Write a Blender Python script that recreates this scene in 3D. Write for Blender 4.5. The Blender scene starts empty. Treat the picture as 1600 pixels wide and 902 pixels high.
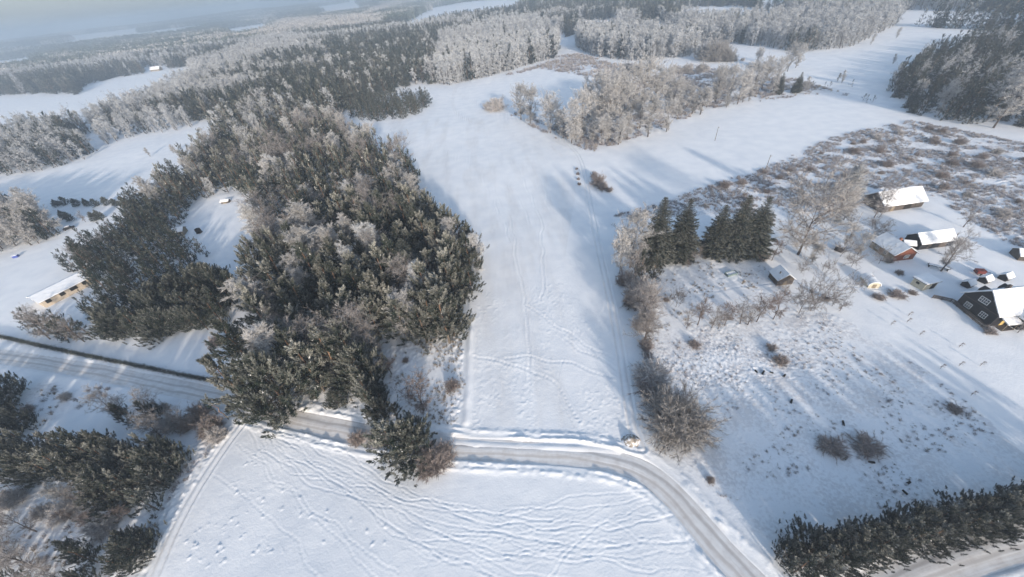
import bpy, math, random
import numpy as np
from mathutils import Vector, Matrix
R = math.radians
rng = np.random.default_rng(11)
random.seed(5)
sc = bpy.context.scene
col = sc.collection

# ------------------------------------------------------------------ camera, sky, sun, exposure
FPX, CAMH = 584.0, 75.0
PITCH, ROLL = R(39.7), R(6.6)
SUN_EL, SUN_AZ = R(14.0), R(12.0)            # sun stands behind the camera, a little to its right
HAZE_D = 0.00047
fw = np.array([0, math.cos(PITCH), -math.sin(PITCH)])
r0 = np.array([1.0, 0, 0]); u0 = np.cross(r0, fw)
rt = r0*math.cos(ROLL) - u0*math.sin(ROLL); up = u0*math.cos(ROLL) + r0*math.sin(ROLL)
cam = bpy.data.cameras.new('camera'); camo = bpy.data.objects.new('camera', cam); col.objects.link(camo)
cam.sensor_width = 36.0; cam.lens = FPX/1600*36.0; cam.clip_start = 0.5; cam.clip_end = 30000
camo.matrix_world = Matrix(((rt[0], up[0], -fw[0], 0), (rt[1], up[1], -fw[1], 0), (rt[2], up[2], -fw[2], CAMH), (0, 0, 0, 1)))
sc.camera = camo
w = bpy.data.worlds.new('World'); sc.world = w; w.use_nodes = True
nt = w.node_tree; nt.nodes.clear()
wo = nt.nodes.new('ShaderNodeOutputWorld'); bg = nt.nodes.new('ShaderNodeBackground'); sky = nt.nodes.new('ShaderNodeTexSky')
sky.sky_type = 'NISHITA'; sky.sun_disc = False; sky.sun_elevation = SUN_EL; sky.sun_rotation = math.pi - SUN_AZ
sky.altitude = 100; sky.air_density = 1.1; sky.dust_density = 1.8; sky.ozone_density = 1.4
bg.inputs['Strength'].default_value = 0.15
wtc = nt.nodes.new('ShaderNodeTexCoord'); wsx = nt.nodes.new('ShaderNodeSeparateXYZ'); wmr = nt.nodes.new('ShaderNodeMapRange'); wmx = nt.nodes.new('ShaderNodeMix'); wmx.data_type = 'RGBA'
nt.links.new(wtc.outputs['Generated'], wsx.inputs[0]); nt.links.new(wsx.outputs[2], wmr.inputs[0]); wmr.inputs[1].default_value = 0.0; wmr.inputs[2].default_value = 0.45; wmr.inputs[3].default_value = .92; wmr.inputs[4].default_value = 0.0
nt.links.new(wmr.outputs[0], wmx.inputs[0]); nt.links.new(sky.outputs[0], wmx.inputs[6]); wmx.inputs[7].default_value = (1.40, 1.62, 1.80, 1)   # winter haze low in the sky
nt.links.new(wmx.outputs[2], bg.inputs[0]); nt.links.new(bg.outputs[0], wo.inputs[0])
sl = bpy.data.lights.new('sun', 'SUN'); sl.energy = 3.1; sl.angle = R(2.6); sl.color = (1.0, 0.88, 0.75)
so = bpy.data.objects.new('sun', sl); col.objects.link(so)
sdir = Vector((math.sin(SUN_AZ)*math.cos(SUN_EL), -math.cos(SUN_AZ)*math.cos(SUN_EL), math.sin(SUN_EL)))
so.rotation_euler = sdir.to_track_quat('Z', 'Y').to_euler(); so.location = (60, -200, 120)
sc.view_settings.view_transform = 'Standard'; sc.view_settings.look = 'None'
sc.view_settings.exposure = 0.93; sc.view_settings.gamma = 1.0
sc.render.engine = 'CYCLES'
sc.cycles.max_bounces = 5; sc.cycles.diffuse_bounces = 3; sc.cycles.volume_bounces = 1
sc.cycles.transparent_max_bounces = 4; sc.cycles.use_denoising = True

# ------------------------------------------------------------------ numeric helpers
def sstep(a, b, x):
    t = np.clip((x-a)/(b-a), 0, 1); return t*t*(3-2*t)
def vnoise(x, y, s=0):
    xi = np.floor(x).astype(np.int64); yi = np.floor(y).astype(np.int64); xf = x-xi; yf = y-yi
    xf = xf*xf*(3-2*xf); yf = yf*yf*(3-2*yf)
    def h(a, b):
        n = (a*374761393 + b*668265263 + s*974634777) & 0x7fffffff
        n = ((n ^ (n >> 13))*1274126177) & 0x7fffffff
        return ((n ^ (n >> 16)) & 0xffff)/65535.0
    return (h(xi, yi)*(1-xf)+h(xi+1, yi)*xf)*(1-yf)+(h(xi, yi+1)*(1-xf)+h(xi+1, yi+1)*xf)*yf
def fbm(x, y, s=0, o=3):
    v = 0; a = 0.5
    for k in range(o): v = v+a*vnoise(x*2**k, y*2**k, s+k); a *= .5
    return v/(1-.5**o)
def inpoly(x, y, poly):
    r = np.zeros(np.shape(x), bool); n = len(poly)
    for i in range(n):
        x1, y1 = poly[i][:2]; x2, y2 = poly[(i+1) % n][:2]
        if y1 == y2: continue
        c = ((y1 > y) != (y2 > y)) & (x < (x2-x1)*(y-y1)/(y2-y1)+x1); r ^= c
    return r
def flat(px, py, z=0.0):
    d = fw*FPX + rt*(px-800) - up*(py-451); t = (z-CAMH)/min(d[2], -3.0); return d[0]*t, d[1]*t
def proj(x, y, z=0.0):
    vx, vy, vz = x, y, z-CAMH
    k = FPX/np.maximum(vx*fw[0]+vy*fw[1]+vz*fw[2], 1e-3)
    return 800+(vx*rt[0]+vy*rt[1]+vz*rt[2])*k, 451-(vx*up[0]+vy*up[1]+vz*up[2])*k
def gpoly(pts): return [flat(*p) for p in pts]
def catmull(P, step=1.0):
    P = [np.array(p, float) for p in P]; P = [2*P[0]-P[1]]+P+[2*P[-1]-P[-2]]; out = []
    for i in range(1, len(P)-2):
        a, b, c, d = P[i-1:i+3]; n = max(2, int(np.hypot(*(c-b))/step))
        for k in range(n):
            t = k/n; out.append(.5*((2*b)+(-a+c)*t+(2*a-5*b+4*c-d)*t*t+(-a+3*b-3*c+d)*t**3))
    out.append(P[-2]); return np.array(out)

# ------------------------------------------------------------------ terrain grid
def axis(parts, lo, hi, g=1.035):
    a = [parts[0][0]]
    for x1, st in parts[1:]:
        n = int(round((x1-a[-1])/st)); a += list(a[-1]+st*np.arange(1, n+1))
    s0, s1 = parts[1][1], parts[-1][1]
    while a[-1] < hi: s1 *= g; a.append(a[-1]+min(s1, 160))
    b = []; x = a[0]
    while x > lo: s0 *= g; x -= min(s0, 160); b.append(x)
    return np.array(b[::-1]+a)
XS = axis([(-75, 0), (56, .22), (132, .34)], -7500, 7500)
YS = axis([(7, 0), (52, .2), (118, .34)], -150, 8000)
GX, GY = np.meshgrid(XS, YS)
DD = np.hypot(GX, GY)
far = sstep(330, 1500, DD)
ZB = .9*(vnoise(GX/38, GY/38, 1)-.5)*sstep(5, 60, DD) + far*9*(fbm(GX/420, GY/420, 3)-.45)
ZB += sstep(2300, 4600, DD)*48*fbm(GX/1500, GY/900, 8) - 6*sstep(1200, 3000, DD)
Z = ZB.copy()
DIRT = np.zeros_like(Z); RUF = np.zeros_like(Z)
def sub(x0, x1, y0, y1):
    i0, i1 = np.searchsorted(XS, [x0, x1]); j0, j1 = np.searchsorted(YS, [y0, y1]); return slice(j0, j1), slice(i0, i1)
def near_line(pl, wd):
    """yield subgrid slices with signed distance and arc length to a polyline"""
    D = {}
    s = sub(pl[:, 0].min()-wd, pl[:, 0].max()+wd, pl[:, 1].min()-wd, pl[:, 1].max()+wd)
    dist = np.full(GX[s].shape, 1e9); sg = np.zeros_like(dist); arc = np.zeros_like(dist); acc = 0
    xs, ys = XS[s[1]], YS[s[0]]
    for a, b in zip(pl[:-1], pl[1:]):
        i0, i1 = np.searchsorted(xs, [min(a[0], b[0])-wd, max(a[0], b[0])+wd]); j0, j1 = np.searchsorted(ys, [min(a[1], b[1])-wd, max(a[1], b[1])+wd])
        L = math.hypot(*(b-a))
        if i1 > i0 and j1 > j0 and L > 0:
            X = xs[None, i0:i1]; Y = ys[j0:j1, None]; e = (b-a)/L
            t = np.clip((X-a[0])*e[0]+(Y-a[1])*e[1], 0, L); dx = X-a[0]-t*e[0]; dy = Y-a[1]-t*e[1]; d = np.hypot(dx, dy)
            v = dist[j0:j1, i0:i1]; m = d < v
            v[m] = d[m]; sg[j0:j1, i0:i1][m] = np.sign(e[0]*dy-e[1]*dx)[m]; arc[j0:j1, i0:i1][m] = (acc+t)[m]
        acc += L
    return s, dist, sg, arc
# small relief everywhere near: wind ripples and old crust
nr = 1-sstep(250, 600, DD)
Z += nr*.10*(fbm(GX/5, GY/5, 21)-.5) + (1-sstep(90, 160, DD))*.035*(fbm(GX/.8, GY/.8, 22, 2)-.5)

SCRUB = gpoly([(955, 338), (1010, 322), (1100, 292), (1195, 262), (1300, 215), (1425, 188), (1600, 225), (1760, 260), (1760, 480), (1640, 410), (1560, 372), (1500, 335), (1450, 312), (1446, 300), (1370, 296), (1335, 325), (1240, 333), (1200, 352), (1130, 335), (1000, 343)])
MEADOW = gpoly([(1012, 530), (1050, 512), (1180, 500), (1290, 485), (1330, 505), (1400, 545), (1480, 600), (1560, 670), (1640, 740), (1640, 790), (1400, 850), (1215, 850), (1170, 835), (1130, 780), (1060, 725), (1005, 690), (1000, 600)])
VERGE = gpoly([(600, 545), (720, 520), (728, 600), (712, 665), (640, 665), (560, 640), (470, 640), (520, 600)])
FARSCRUB = gpoly([(770, 124), (850, 100), (870, 88), (905, 84), (960, 100), (1010, 104), (985, 117), (930, 121), (880, 113), (840, 107), (790, 120)])
LEFTROUGH = gpoly([(0, 700), (60, 740), (180, 770), (250, 800), (300, 700), (330, 660), (375, 660), (340, 705), (290, 780), (255, 845), (220, 930), (0, 960), (-150, 900), (-150, 560), (0, 585), (110, 610), (200, 600)])
GROVE = gpoly([(770, 168), (900, 232), (930, 238), (1040, 200), (1100, 172), (1270, 148), (1330, 150), (1230, 120), (1150, 110), (1090, 108), (1010, 118), (960, 150), (930, 150), (880, 200), (830, 185)])
YARDW = gpoly([(1030, 415), (1120, 405), (1200, 405), (1190, 440), (1290, 480), (1180, 498), (1060, 505), (1020, 520), (1000, 450)])
for poly, amp, scl, k in ((SCRUB, .45, 1.3, 1), (MEADOW, .20, .6, 1), (VERGE, .3, 1.0, .5), (LEFTROUGH, .3, 1.2, .6), (GROVE, .3, 1.4, .8), (YARDW, .12, 1.1, .5), (FARSCRUB, .5, 3, 1)):
    a = np.array(poly); s = sub(a[:, 0].min(), a[:, 0].max(), a[:, 1].min(), a[:, 1].max())
    X, Y = GX[s], GY[s]
    wx = X+1.6*(vnoise(X/3, Y/3, 5)-.5); wy = Y+1.6*(vnoise(X/3, Y/3, 6)-.5)
    m = inpoly(wx, wy, poly).astype(float)
    pt = sstep(.3, .62, fbm(X/11, Y/11, 31)) if poly is not MEADOW else .25+.75*sstep(.36, .62, fbm(X/13, Y/13, 77))
    n = fbm(X/scl, Y/scl, 40, 3); n2 = vnoise(X/(scl*.55), Y/(scl*.55), 44)
    if poly is MEADOW: pt = pt*(.35+.65*sstep(34, 56, Y))
    Z[s] += m*pt*amp*(n*n2*2.0-.25)
    RUF[s] = np.maximum(RUF[s], m*k*(.45+.55*pt))

# roads: px centre lines (picked off the survey photo), packed snow between low ploughed banks
ROADS = [
 ('road', [(-190, 528), (-60, 548), (0, 556), (100, 572), (200, 592), (300, 612), (390, 635), (450, 653), (520, 668), (600, 684), (700, 699), (800, 705), (880, 709), (950, 718), (1005, 737), (1050, 772), (1092, 818), (1132, 866), (1180, 915), (1250, 985), (1330, 1060)], 2.3),
 ('road', [(1800, 790), (1700, 815), (1600, 842), (1500, 872), (1400, 912), (1310, 965), (1262, 996)], 2.6)]
LINES = []
for nm, pts, hw in ROADS:
    pl = catmull([flat(*p) for p in pts], 1.0); LINES.append((nm, pl, hw))
    s, d, sg, arc = near_line(pl, 8)
    hwv = hw
    k = 1-sstep(hwv-.2, hwv+.35, d)
    nz = vnoise(arc/1.7, d*1.3+sg*5, 51); nz2 = vnoise(arc/9, sg*7+d*0, 52)
    off = .5*(vnoise(arc/5, sg*3+d*0, 53)-.5); bank = np.exp(-((d-hwv-.7-off)/(.25+.25*nz2))**2)*(.36*sstep(.25, .75, nz2))*(.25+1.1*nz)*(.5+vnoise(arc/.55, d*3+sg*9, 55))
    bank2 = np.exp(-((d-hwv-1.9-off)/.6)**2)*(.12*nz2+.2*vnoise(arc/.9, d*2, 54))
    Z[s] = Z[s]*(1-k)+(ZB[s]-.22)*k + bank+bank2
    RUF[s] *= sstep(hwv+1.2, hwv+2.6, d)
    DIRT[s] = np.maximum(DIRT[s], .35*(d < hwv+.6)*nz)
# trodden and driven tracks
def rut(pts, half=.75, depth=.10, wd=.28, smooth=2.0):
    pl = catmull([flat(*p) for p in pts], 1.2); s, d, sg, arc = near_line(pl, smooth+1.5)
    Z[s] += -depth*np.exp(-((d-half)/wd)**2) + .6*depth*np.exp(-((d-half-.55)/.25)**2) + .3*depth*np.exp(-(d/.3)**2)
    k = (1-sstep(smooth, smooth+1, d)); RUF[s] *= 1-k
    DIRT[s] = np.maximum(DIRT[s], .22*np.exp(-((d-half)/.35)**2))
rut([(1003, 700), (990, 670), (978, 600), (966, 530), (950, 450), (932, 370), (920, 310), (908, 255), (885, 222), (840, 195), (790, 176), (750, 163), (715, 145), (702, 128)], depth=.14)
rut([(395, 648), (375, 668), (345, 708), (305, 770), (272, 830), (245, 890), (215, 960)], depth=.16)
rut([(-20, 405), (40, 388), (90, 372), (125, 358), (170, 345), (250, 330)], depth=.3, half=1.0, wd=.5)
rut([(722, 120), (708, 150), (712, 175), (735, 190)], depth=.2, wd=.5)
rut([(660, 560+0), (662, 200), (700, 195), (780, 190)][1:], depth=.12)
rut([(935, 120), (970, 128)], depth=.1)
def trail(pl, depth=.10, wd=.26, dots=True, ridge=.6):
    s, d, sg, arc = near_line(pl, 1.3)
    k = (.55+.45*np.sin(arc*6.0+d*0)) if dots else 1.0
    Z[s] += -depth*k*np.exp(-(d/wd)**2) + ridge*depth*np.exp(-((d-wd*1.75)/(wd*.8))**2)
def wob(pts, amp, seed):
    pl = catmull([flat(*p) for p in pts], .6); n = len(pl); t = np.arange(n)
    ox = (vnoise(t/9., t*0., seed)-.5)*amp*2+(vnoise(t/2.3, t*0., seed+9)-.5)*amp*.4
    e = np.gradient(pl, axis=0); e /= np.maximum(np.hypot(e[:, 0], e[:, 1]), 1e-6)[:, None]
    return pl+np.stack([-e[:, 1], e[:, 0]], 1)*ox[:, None]
Uc = [(425, 672), (500, 688), (545, 712), (610, 748), (690, 780), (760, 795), (850, 800), (930, 792), (1010, 772)]
Lc = [(398, 668), (425, 715), (480, 745), (560, 782), (610, 830), (690, 870), (770, 903), (850, 940), (930, 975)]
Mc = [(412, 670), (450, 698), (520, 735), (600, 778), (690, 815), (780, 838), (880, 850), (980, 856), (1085, 852)]
for i in range(14):
    t = min(1, max(0, i/13.0+random.uniform(-.05, .05))); q = []
    for j in range(9):
        if t < .5: a, b, s2 = Uc[j], Mc[j], t*2
        else: a, b, s2 = Mc[j], Lc[j], t*2-1
        q.append((a[0]*(1-s2)+b[0]*s2+random.uniform(-8, 8), a[1]*(1-s2)+b[1]*s2+random.uniform(-5, 5)))
    if i % 3 == 1: q = q[:7]
    trail(wob(q, .9, 100+i), wd=.17, depth=.028+.025*random.random(), dots=(i % 2 == 0))
for i in range(16):       # fainter crossing trails to the right, toward the road bend
    y0 = random.uniform(790, 890); x0 = random.uniform(620, 800)
    q = [(x0, y0), (x0+130, y0+random.uniform(-10, 25)), (x0+250, y0+random.uniform(-25, 25)), (x0+370, y0+random.uniform(-35, 20))]
    q = [p for p in q if p[0] < 1060+max(0, (p[1]-800))*.6]
    if len(q) > 1: trail(wob(q, 1.0, 200+i), wd=.16, depth=.016+.02*random.random())
for i, q in enumerate([[(375, 690), (430, 745), (500, 800), (560, 845), (620, 900)], [(390, 700), (440, 760), (540, 850), (600, 900)], [(330, 740), (420, 800), (470, 860), (500, 905)],
        [(800, 805), (900, 780), (1000, 770), (1035, 775)], [(860, 905), (900, 860), (950, 820), (1000, 850)],
        [(790, 560), (870, 565), (960, 590)], [(880, 530), (930, 560), (975, 585)], [(820, 480), (900, 530), (960, 560)], [(740, 560), (860, 590), (900, 660)], [(900, 665), (870, 600), (880, 560)],
        [(640, 215), (740, 260), (790, 330), (810, 420), (822, 520), (830, 600)], [(700, 205), (760, 290), (800, 380)], [(600, 220), (700, 240), (760, 300), (790, 360)],
        [(800, 250), (840, 330), (850, 420), (848, 470)], [(750, 200), (830, 260), (860, 330)], [(945, 300), (1060, 280), (1160, 255)], [(720, 200), (800, 300), (830, 350)],
        [(1090, 455), (1250, 440), (1340, 448), (1450, 452)], [(1300, 440), (1380, 452), (1440, 452)]]):
    trail(wob(q, .8, 300+i), depth=.04 if q[0][1] > 600 else .08, wd=.2 if q[0][1] > 600 else .35)
# turned clods of crusted snow on the near field and trampled spots
for px, py, n, sp in ((345, 830, 16, 24), (375, 770, 10, 18), (440, 790, 14, 30), (415, 860, 10, 20), (505, 810, 8, 22), (395, 720, 6, 12), (575, 835, 6, 22), (330, 870, 12, 18), (300, 850, 6, 10)):
    for k in range(n):
        x, y = flat(px+random.gauss(0, sp), py+random.gauss(0, sp*.6)); rr = random.uniform(.12, .36)
        s = sub(x-2, x+2, y-2, y+2); X, Y = GX[s]-x, GY[s]-y; a = random.random()*3; c, sn = math.cos(a), math.sin(a)
        Z[s] += random.uniform(.08, .2)*np.exp(-((X*c+Y*sn)/rr)**2-((-X*sn+Y*c)/(rr*.5))**2)
# pock marks on the middle field
s = sub(-12, 30, 38, 90); X, Y = GX[s], GY[s]
Z[s] += .06*sstep(.6, .85, vnoise(X/.55, Y/.55, 61))*sstep(.4, .6, fbm(X/7, Y/14, 62))
# thin stubble showing through the crust of the long field
STUB = gpoly([(600, 190), (700, 180), (800, 190), (880, 240), (900, 300), (880, 420), (900, 560), (930, 670), (725, 665), (745, 460), (760, 390), (700, 300)])
a = np.array(STUB); s = sub(a[:, 0].min(), a[:, 0].max(), a[:, 1].min(), a[:, 1].max()); X, Y = GX[s], GY[s]
DIRT[s] += inpoly(X, Y, STUB)*.32*sstep(.42, .75, fbm(X/4, Y/26, 65))*(.4+.6*vnoise(X/.7, Y/3.5, 66))
# banks at field edges
for pts, h in (([(728, 660), (732, 600), (735, 540), (737, 500)], .5), ([(930, 238), (1000, 215), (1060, 190), (1120, 170), (1190, 155), (1260, 148)], .5), ([(702, 690), (800, 697), (900, 700), (965, 704)], .35), ([(700, 128), (760, 125), (850, 104)], .7), ([(640, 190), (560, 192)], .4), ([(0, 278), (100, 262), (225, 212), (300, 203)], 1.0), ([(755, 168), (830, 203), (900, 240)], .4), ([(280, 318), (330, 308), (410, 307)], .7), ([(1075, 760), (1130, 815), (1200, 880)], .3)):
    pl = catmull([flat(*p) for p in pts], 2.0); s, d, sg, arc = near_line(pl, 4)
    Z[s] += h*np.exp(-(d/.9)**2)*(.5+.7*vnoise(arc/3, arc*0, 71))
# the earth heap by the field track
hx, hy = flat(982, 679); s = sub(hx-5, hx+5, hy-5, hy+5); X, Y = GX[s], GY[s]

NX, NY = len(XS), len(YS)
def bil(A, x, y):
    i = int(np.clip(np.searchsorted(XS, x)-1, 0, NX-2)); j = int(np.clip(np.searchsorted(YS, y)-1, 0, NY-2))
    tx = (x-XS[i])/(XS[i+1]-XS[i]); ty = (y-YS[j])/(YS[j+1]-YS[j])
    return (A[j, i]*(1-tx)+A[j, i+1]*tx)*(1-ty)+(A[j+1, i]*(1-tx)+A[j+1, i+1]*tx)*ty
def bilv(A, x, y):
    i = np.clip(np.searchsorted(XS, x)-1, 0, NX-2); j = np.clip(np.searchsorted(YS, y)-1, 0, NY-2)
    tx = (x-XS[i])/(XS[i+1]-XS[i]); ty = (y-YS[j])/(YS[j+1]-YS[j])
    return (A[j, i]*(1-tx)+A[j, i+1]*tx)*(1-ty)+(A[j+1, i]*(1-tx)+A[j+1, i+1]*tx)*ty
def G(px, py, zo=0.0):
    """survey pixel -> point on the terrain (zo above it)"""
    z = 0.0
    for k in range(5): x, y = flat(px, py, z+zo); z = float(bil(Z, x, y))
    return x, y, z
def height_for(x, y, z, topy):
    lo, hi = .3, 45.0
    for k in range(30):
        m = (lo+hi)/2
        if proj(x, y, z+m)[1] > topy: lo = m
        else: hi = m
    return m

# ------------------------------------------------------------------ materials
def newmat(name):
    m = bpy.data.materials.new(name); m.use_nodes = True; n = m.node_tree; n.nodes.clear()
    o = n.nodes.new('ShaderNodeOutputMaterial'); b = n.nodes.new('ShaderNodeBsdfPrincipled'); n.links.new(b.outputs[0], o.inputs[0])
    b.inputs['Roughness'].default_value = .8; b.inputs['Specular IOR Level'].default_value = .2
    return m, n, b
def N(n, t, **kw):
    x = n.nodes.new(t)
    for k, v in kw.items():
        if k.startswith('i_'): x.inputs[k[2:].replace('_', ' ')].default_value = v
        else: setattr(x, k, v)
    return x
def ramp(n, stops):
    r = n.nodes.new('ShaderNodeValToRGB'); e = r.color_ramp.elements
    while len(e) < len(stops): e.new(.5)
    for k, (p, c) in enumerate(stops): e[k].position = p; e[k].color = (*c, 1) if len(c) == 3 else c
    return r
def mix(n, fac, a, b, mode='MIX'):
    m = n.nodes.new('ShaderNodeMix'); m.data_type = 'RGBA'; m.blend_type = mode
    for k, v in ((0, fac), (6, a), (7, b)):
        if hasattr(v, 'is_output'): n.links.new(v, m.inputs[k])
        elif isinstance(v, (int, float)): m.inputs[k].default_value = v
        else: m.inputs[k].default_value = (*v, 1)
    return m.outputs[2]
SNOW = (.80, .81, .83)
# ground snow: clean crust, stubble and weeds where the land is rough
m_snow, n, b = newmat('snow_ground')
geo = N(n, 'ShaderNodeNewGeometry'); at = N(n, 'ShaderNodeAttribute', attribute_name='veg')
n1 = N(n, 'ShaderNodeTexNoise', i_Scale=1.6, i_Detail=5.0, i_Roughness=.65); n2 = N(n, 'ShaderNodeTexNoise', i_Scale=.16, i_Detail=4.0); n3 = N(n, 'ShaderNodeTexNoise', i_Scale=5.0, i_Detail=3.0)
for x in (n1, n2, n3): n.links.new(geo.outputs['Position'], x.inputs['Vector'])
sep = N(n, 'ShaderNodeSeparateColor'); n.links.new(at.outputs['Color'], sep.inputs[0])
ad = N(n, 'ShaderNodeMath', operation='MULTIPLY'); n.links.new(n1.outputs[0], ad.inputs[0]); n.links.new(n2.outputs[0], ad.inputs[1])
cr = ramp(n, [(.215, (0, 0, 0)), (.33, (1, 1, 1))]); n.links.new(ad.outputs[0], cr.inputs[0])
fv = N(n, 'ShaderNodeMath', operation='MULTIPLY'); n.links.new(cr.outputs[0], fv.inputs[0]); n.links.new(sep.outputs[0], fv.inputs[1])
vegc = ramp(n, [(.3, (.13, .11, .12)), (.55, (.27, .24, .255)), (.75, (.38, .345, .335))]); n.links.new(n3.outputs[0], vegc.inputs[0])
fv2 = N(n, 'ShaderNodeMath', operation='MULTIPLY'); fv2.inputs[1].default_value = .5; n.links.new(fv.outputs[0], fv2.inputs[0])
tone = ramp(n, [(.35, (.76, .775, .80)), (.65, (.84, .845, .855))]); n.links.new(n2.outputs[0], tone.inputs[0])
c1 = mix(n, fv2.outputs[0], tone.outputs[0], vegc.outputs[0])
dm = N(n, 'ShaderNodeMath', operation='MULTIPLY'); n.links.new(sep.outputs[1], dm.inputs[0]); n.links.new(n3.outputs[0], dm.inputs[1]); dm2 = N(n, 'ShaderNodeMath', operation='MULTIPLY'); dm2.inputs[1].default_value = 1.5; n.links.new(dm.outputs[0], dm2.inputs[0])
c2 = mix(n, dm2.outputs[0], c1, (.45, .42, .40)); n.links.new(c2, b.inputs['Base Color'])
bp = N(n, 'ShaderNodeBump', i_Strength=.5, i_Distance=.10); nb = N(n, 'ShaderNodeTexNoise', i_Scale=2.6, i_Detail=6.0, i_Roughness=.6); n.links.new(geo.outputs['Position'], nb.inputs['Vector'])
n.links.new(nb.outputs[0], bp.inputs['Height']); n.links.new(bp.outputs[0], b.inputs['Normal']); b.inputs['Roughness'].default_value = .65

m_road, n, b = newmat('packed_snow_road')
uv = N(n, 'ShaderNodeUVMap', uv_map='along'); mp = N(n, 'ShaderNodeMapping'); mp.inputs['Scale'].default_value = (2.2, .05, 1); n.links.new(uv.outputs[0], mp.inputs[0])
s1 = N(n, 'ShaderNodeTexNoise', i_Scale=1.0, i_Detail=4.0, i_Roughness=.7); n.links.new(mp.outputs[0], s1.inputs['Vector'])
geo = N(n, 'ShaderNodeNewGeometry'); s2 = N(n, 'ShaderNodeTexNoise', i_Scale=.5, i_Detail=5.0, i_Roughness=.7); n.links.new(geo.outputs['Position'], s2.inputs['Vector'])
su = N(n, 'ShaderNodeMath', operation='MULTIPLY_ADD'); su.inputs[1].default_value = .5; n.links.new(s2.outputs[0], su.inputs[0])
hf = N(n, 'ShaderNodeMath', operation='MULTIPLY'); hf.inputs[1].default_value = .5; n.links.new(s1.outputs[0], hf.inputs[0]); n.links.new(hf.outputs[0], su.inputs[2])
rc = ramp(n, [(.30, (.40, .37, .34)), (.40, (.57, .54, .52)), (.52, (.68, .665, .655)), (.66, (.77, .765, .76))]); n.links.new(su.outputs[0], rc.inputs[0]); sx = N(n, 'ShaderNodeSeparateXYZ'); n.links.new(uv.outputs[0], sx.inputs[0]); wn = N(n, 'ShaderNodeTexNoise', i_Scale=.09, i_Detail=2.0); n.links.new(geo.outputs['Position'], wn.inputs['Vector'])
wa = N(n, 'ShaderNodeMath', operation='MULTIPLY_ADD'); n.links.new(wn.outputs[0], wa.inputs[0]); wa.inputs[1].default_value = 1.6; n.links.new(sx.outputs[0], wa.inputs[2])
wb = N(n, 'ShaderNodeMath', operation='SUBTRACT'); n.links.new(wa.outputs[0], wb.inputs[0]); wb.inputs[1].default_value = .8; wc = N(n, 'ShaderNodeMath', operation='ABSOLUTE'); n.links.new(wb.outputs[0], wc.inputs[0])
wd_ = N(n, 'ShaderNodeMath', operation='SUBTRACT'); n.links.new(wc.outputs[0], wd_.inputs[0]); wd_.inputs[1].default_value = .8; we = N(n, 'ShaderNodeMath', operation='ABSOLUTE'); n.links.new(wd_.outputs[0], we.inputs[0])
wr = ramp(n, [(.12, (1, 1, 1)), (.38, (0, 0, 0))]); n.links.new(we.outputs[0], wr.inputs[0]); wf = N(n, 'ShaderNodeMath', operation='MULTIPLY'); n.links.new(wr.outputs[0], wf.inputs[0]); n.links.new(s1.outputs[0], wf.inputs[1])
rcol = mix(n, wf.outputs[0], rc.outputs[0], (.36, .33, .31)); n.links.new(rcol, b.inputs['Base Color'])
bp = N(n, 'ShaderNodeBump', i_Strength=.45, i_Distance=.07); n.links.new(su.outputs[0], bp.inputs['Height']); n.links.new(bp.outputs[0], b.inputs['Normal']); b.inputs['Roughness'].default_value = .55

def leafmat(name, var=.25):
    m, n, b = newmat(name); at = N(n, 'ShaderNodeAttribute', attribute_name='Col'); oi = N(n, 'ShaderNodeObjectInfo')
    mr = N(n, 'ShaderNodeMapRange'); mr.inputs[3].default_value = 1-var; mr.inputs[4].default_value = 1+var; n.links.new(oi.outputs['Random'], mr.inputs[0])
    vm = N(n, 'ShaderNodeVectorMath', operation='SCALE'); n.links.new(at.outputs['Color'], vm.inputs[0]); n.links.new(mr.outputs[0], vm.inputs['Scale'])
    n.links.new(vm.outputs[0], b.inputs['Base Color']); b.inputs['Roughness'].default_value = .75; b.inputs['Specular IOR Level'].default_value = .15
    return m
m_needle = leafmat('frosted_needles', .22); m_twig = leafmat('frosted_twigs', .14); m_bark = leafmat('bark', .2); m_weed = leafmat('winter_weeds', .2)
def plain(name, c, rough=.7, nscale=3.0, var=.3, stretch=None, spec=.2, bump=0, metal=0):
    m, n, b = newmat(name); tc = N(n, 'ShaderNodeTexCoord'); mp = N(n, 'ShaderNodeMapping'); n.links.new(tc.outputs['Object'], mp.inputs[0])
    if stretch: mp.inputs['Scale'].default_value = stretch
    t = N(n, 'ShaderNodeTexNoise', i_Scale=nscale, i_Detail=4.0); n.links.new(mp.outputs[0], t.inputs['Vector'])
    c = np.array(c); r = ramp(n, [(.3, tuple(c*(1-var))), (.7, tuple(np.minimum(c*(1+var), .9)))]); n.links.new(t.outputs[0], r.inputs[0]); n.links.new(r.outputs[0], b.inputs['Base Color'])
    b.inputs['Roughness'].default_value = rough; b.inputs['Specular IOR Level'].default_value = spec; b.inputs['Metallic'].default_value = metal
    if bump:
        bb = N(n, 'ShaderNodeBump', i_Strength=bump, i_Distance=.05); n.links.new(t.outputs[0], bb.inputs['Height']); n.links.new(bb.outputs[0], b.inputs['Normal'])
    return m
m_roofsnow = plain('roof_snow', SNOW, .6, 1.2, .04, bump=.5)
m_boards = plain('grey_brown_boards', (.085, .070, .060), .8, 2.0, .4, (9, 9, .6))
m_black = plain('black_boards', (.018, .017, .020), .7, 2.0, .4, (9, 9, .6))
m_brown = plain('reddish_brown_boards', (.15, .052, .030), .75, 2.0, .35, (.6, .6, 7))
m_tan = plain('tan_boards', (.22, .18, .13), .8, 2.0, .3, (6, 6, .6))
m_cream = plain('cream_render', (.50, .46, .36), .8, 2.0, .15)
m_block = plain('pale_blockwork', (.50, .42, .33), .85, 2.5, .15)
m_white = plain('white_paint', (.75, .75, .73), .5, 3, .06)
m_glass = plain('window_glass', (.03, .035, .045), .1, 1, .1, spec=.6)
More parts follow.
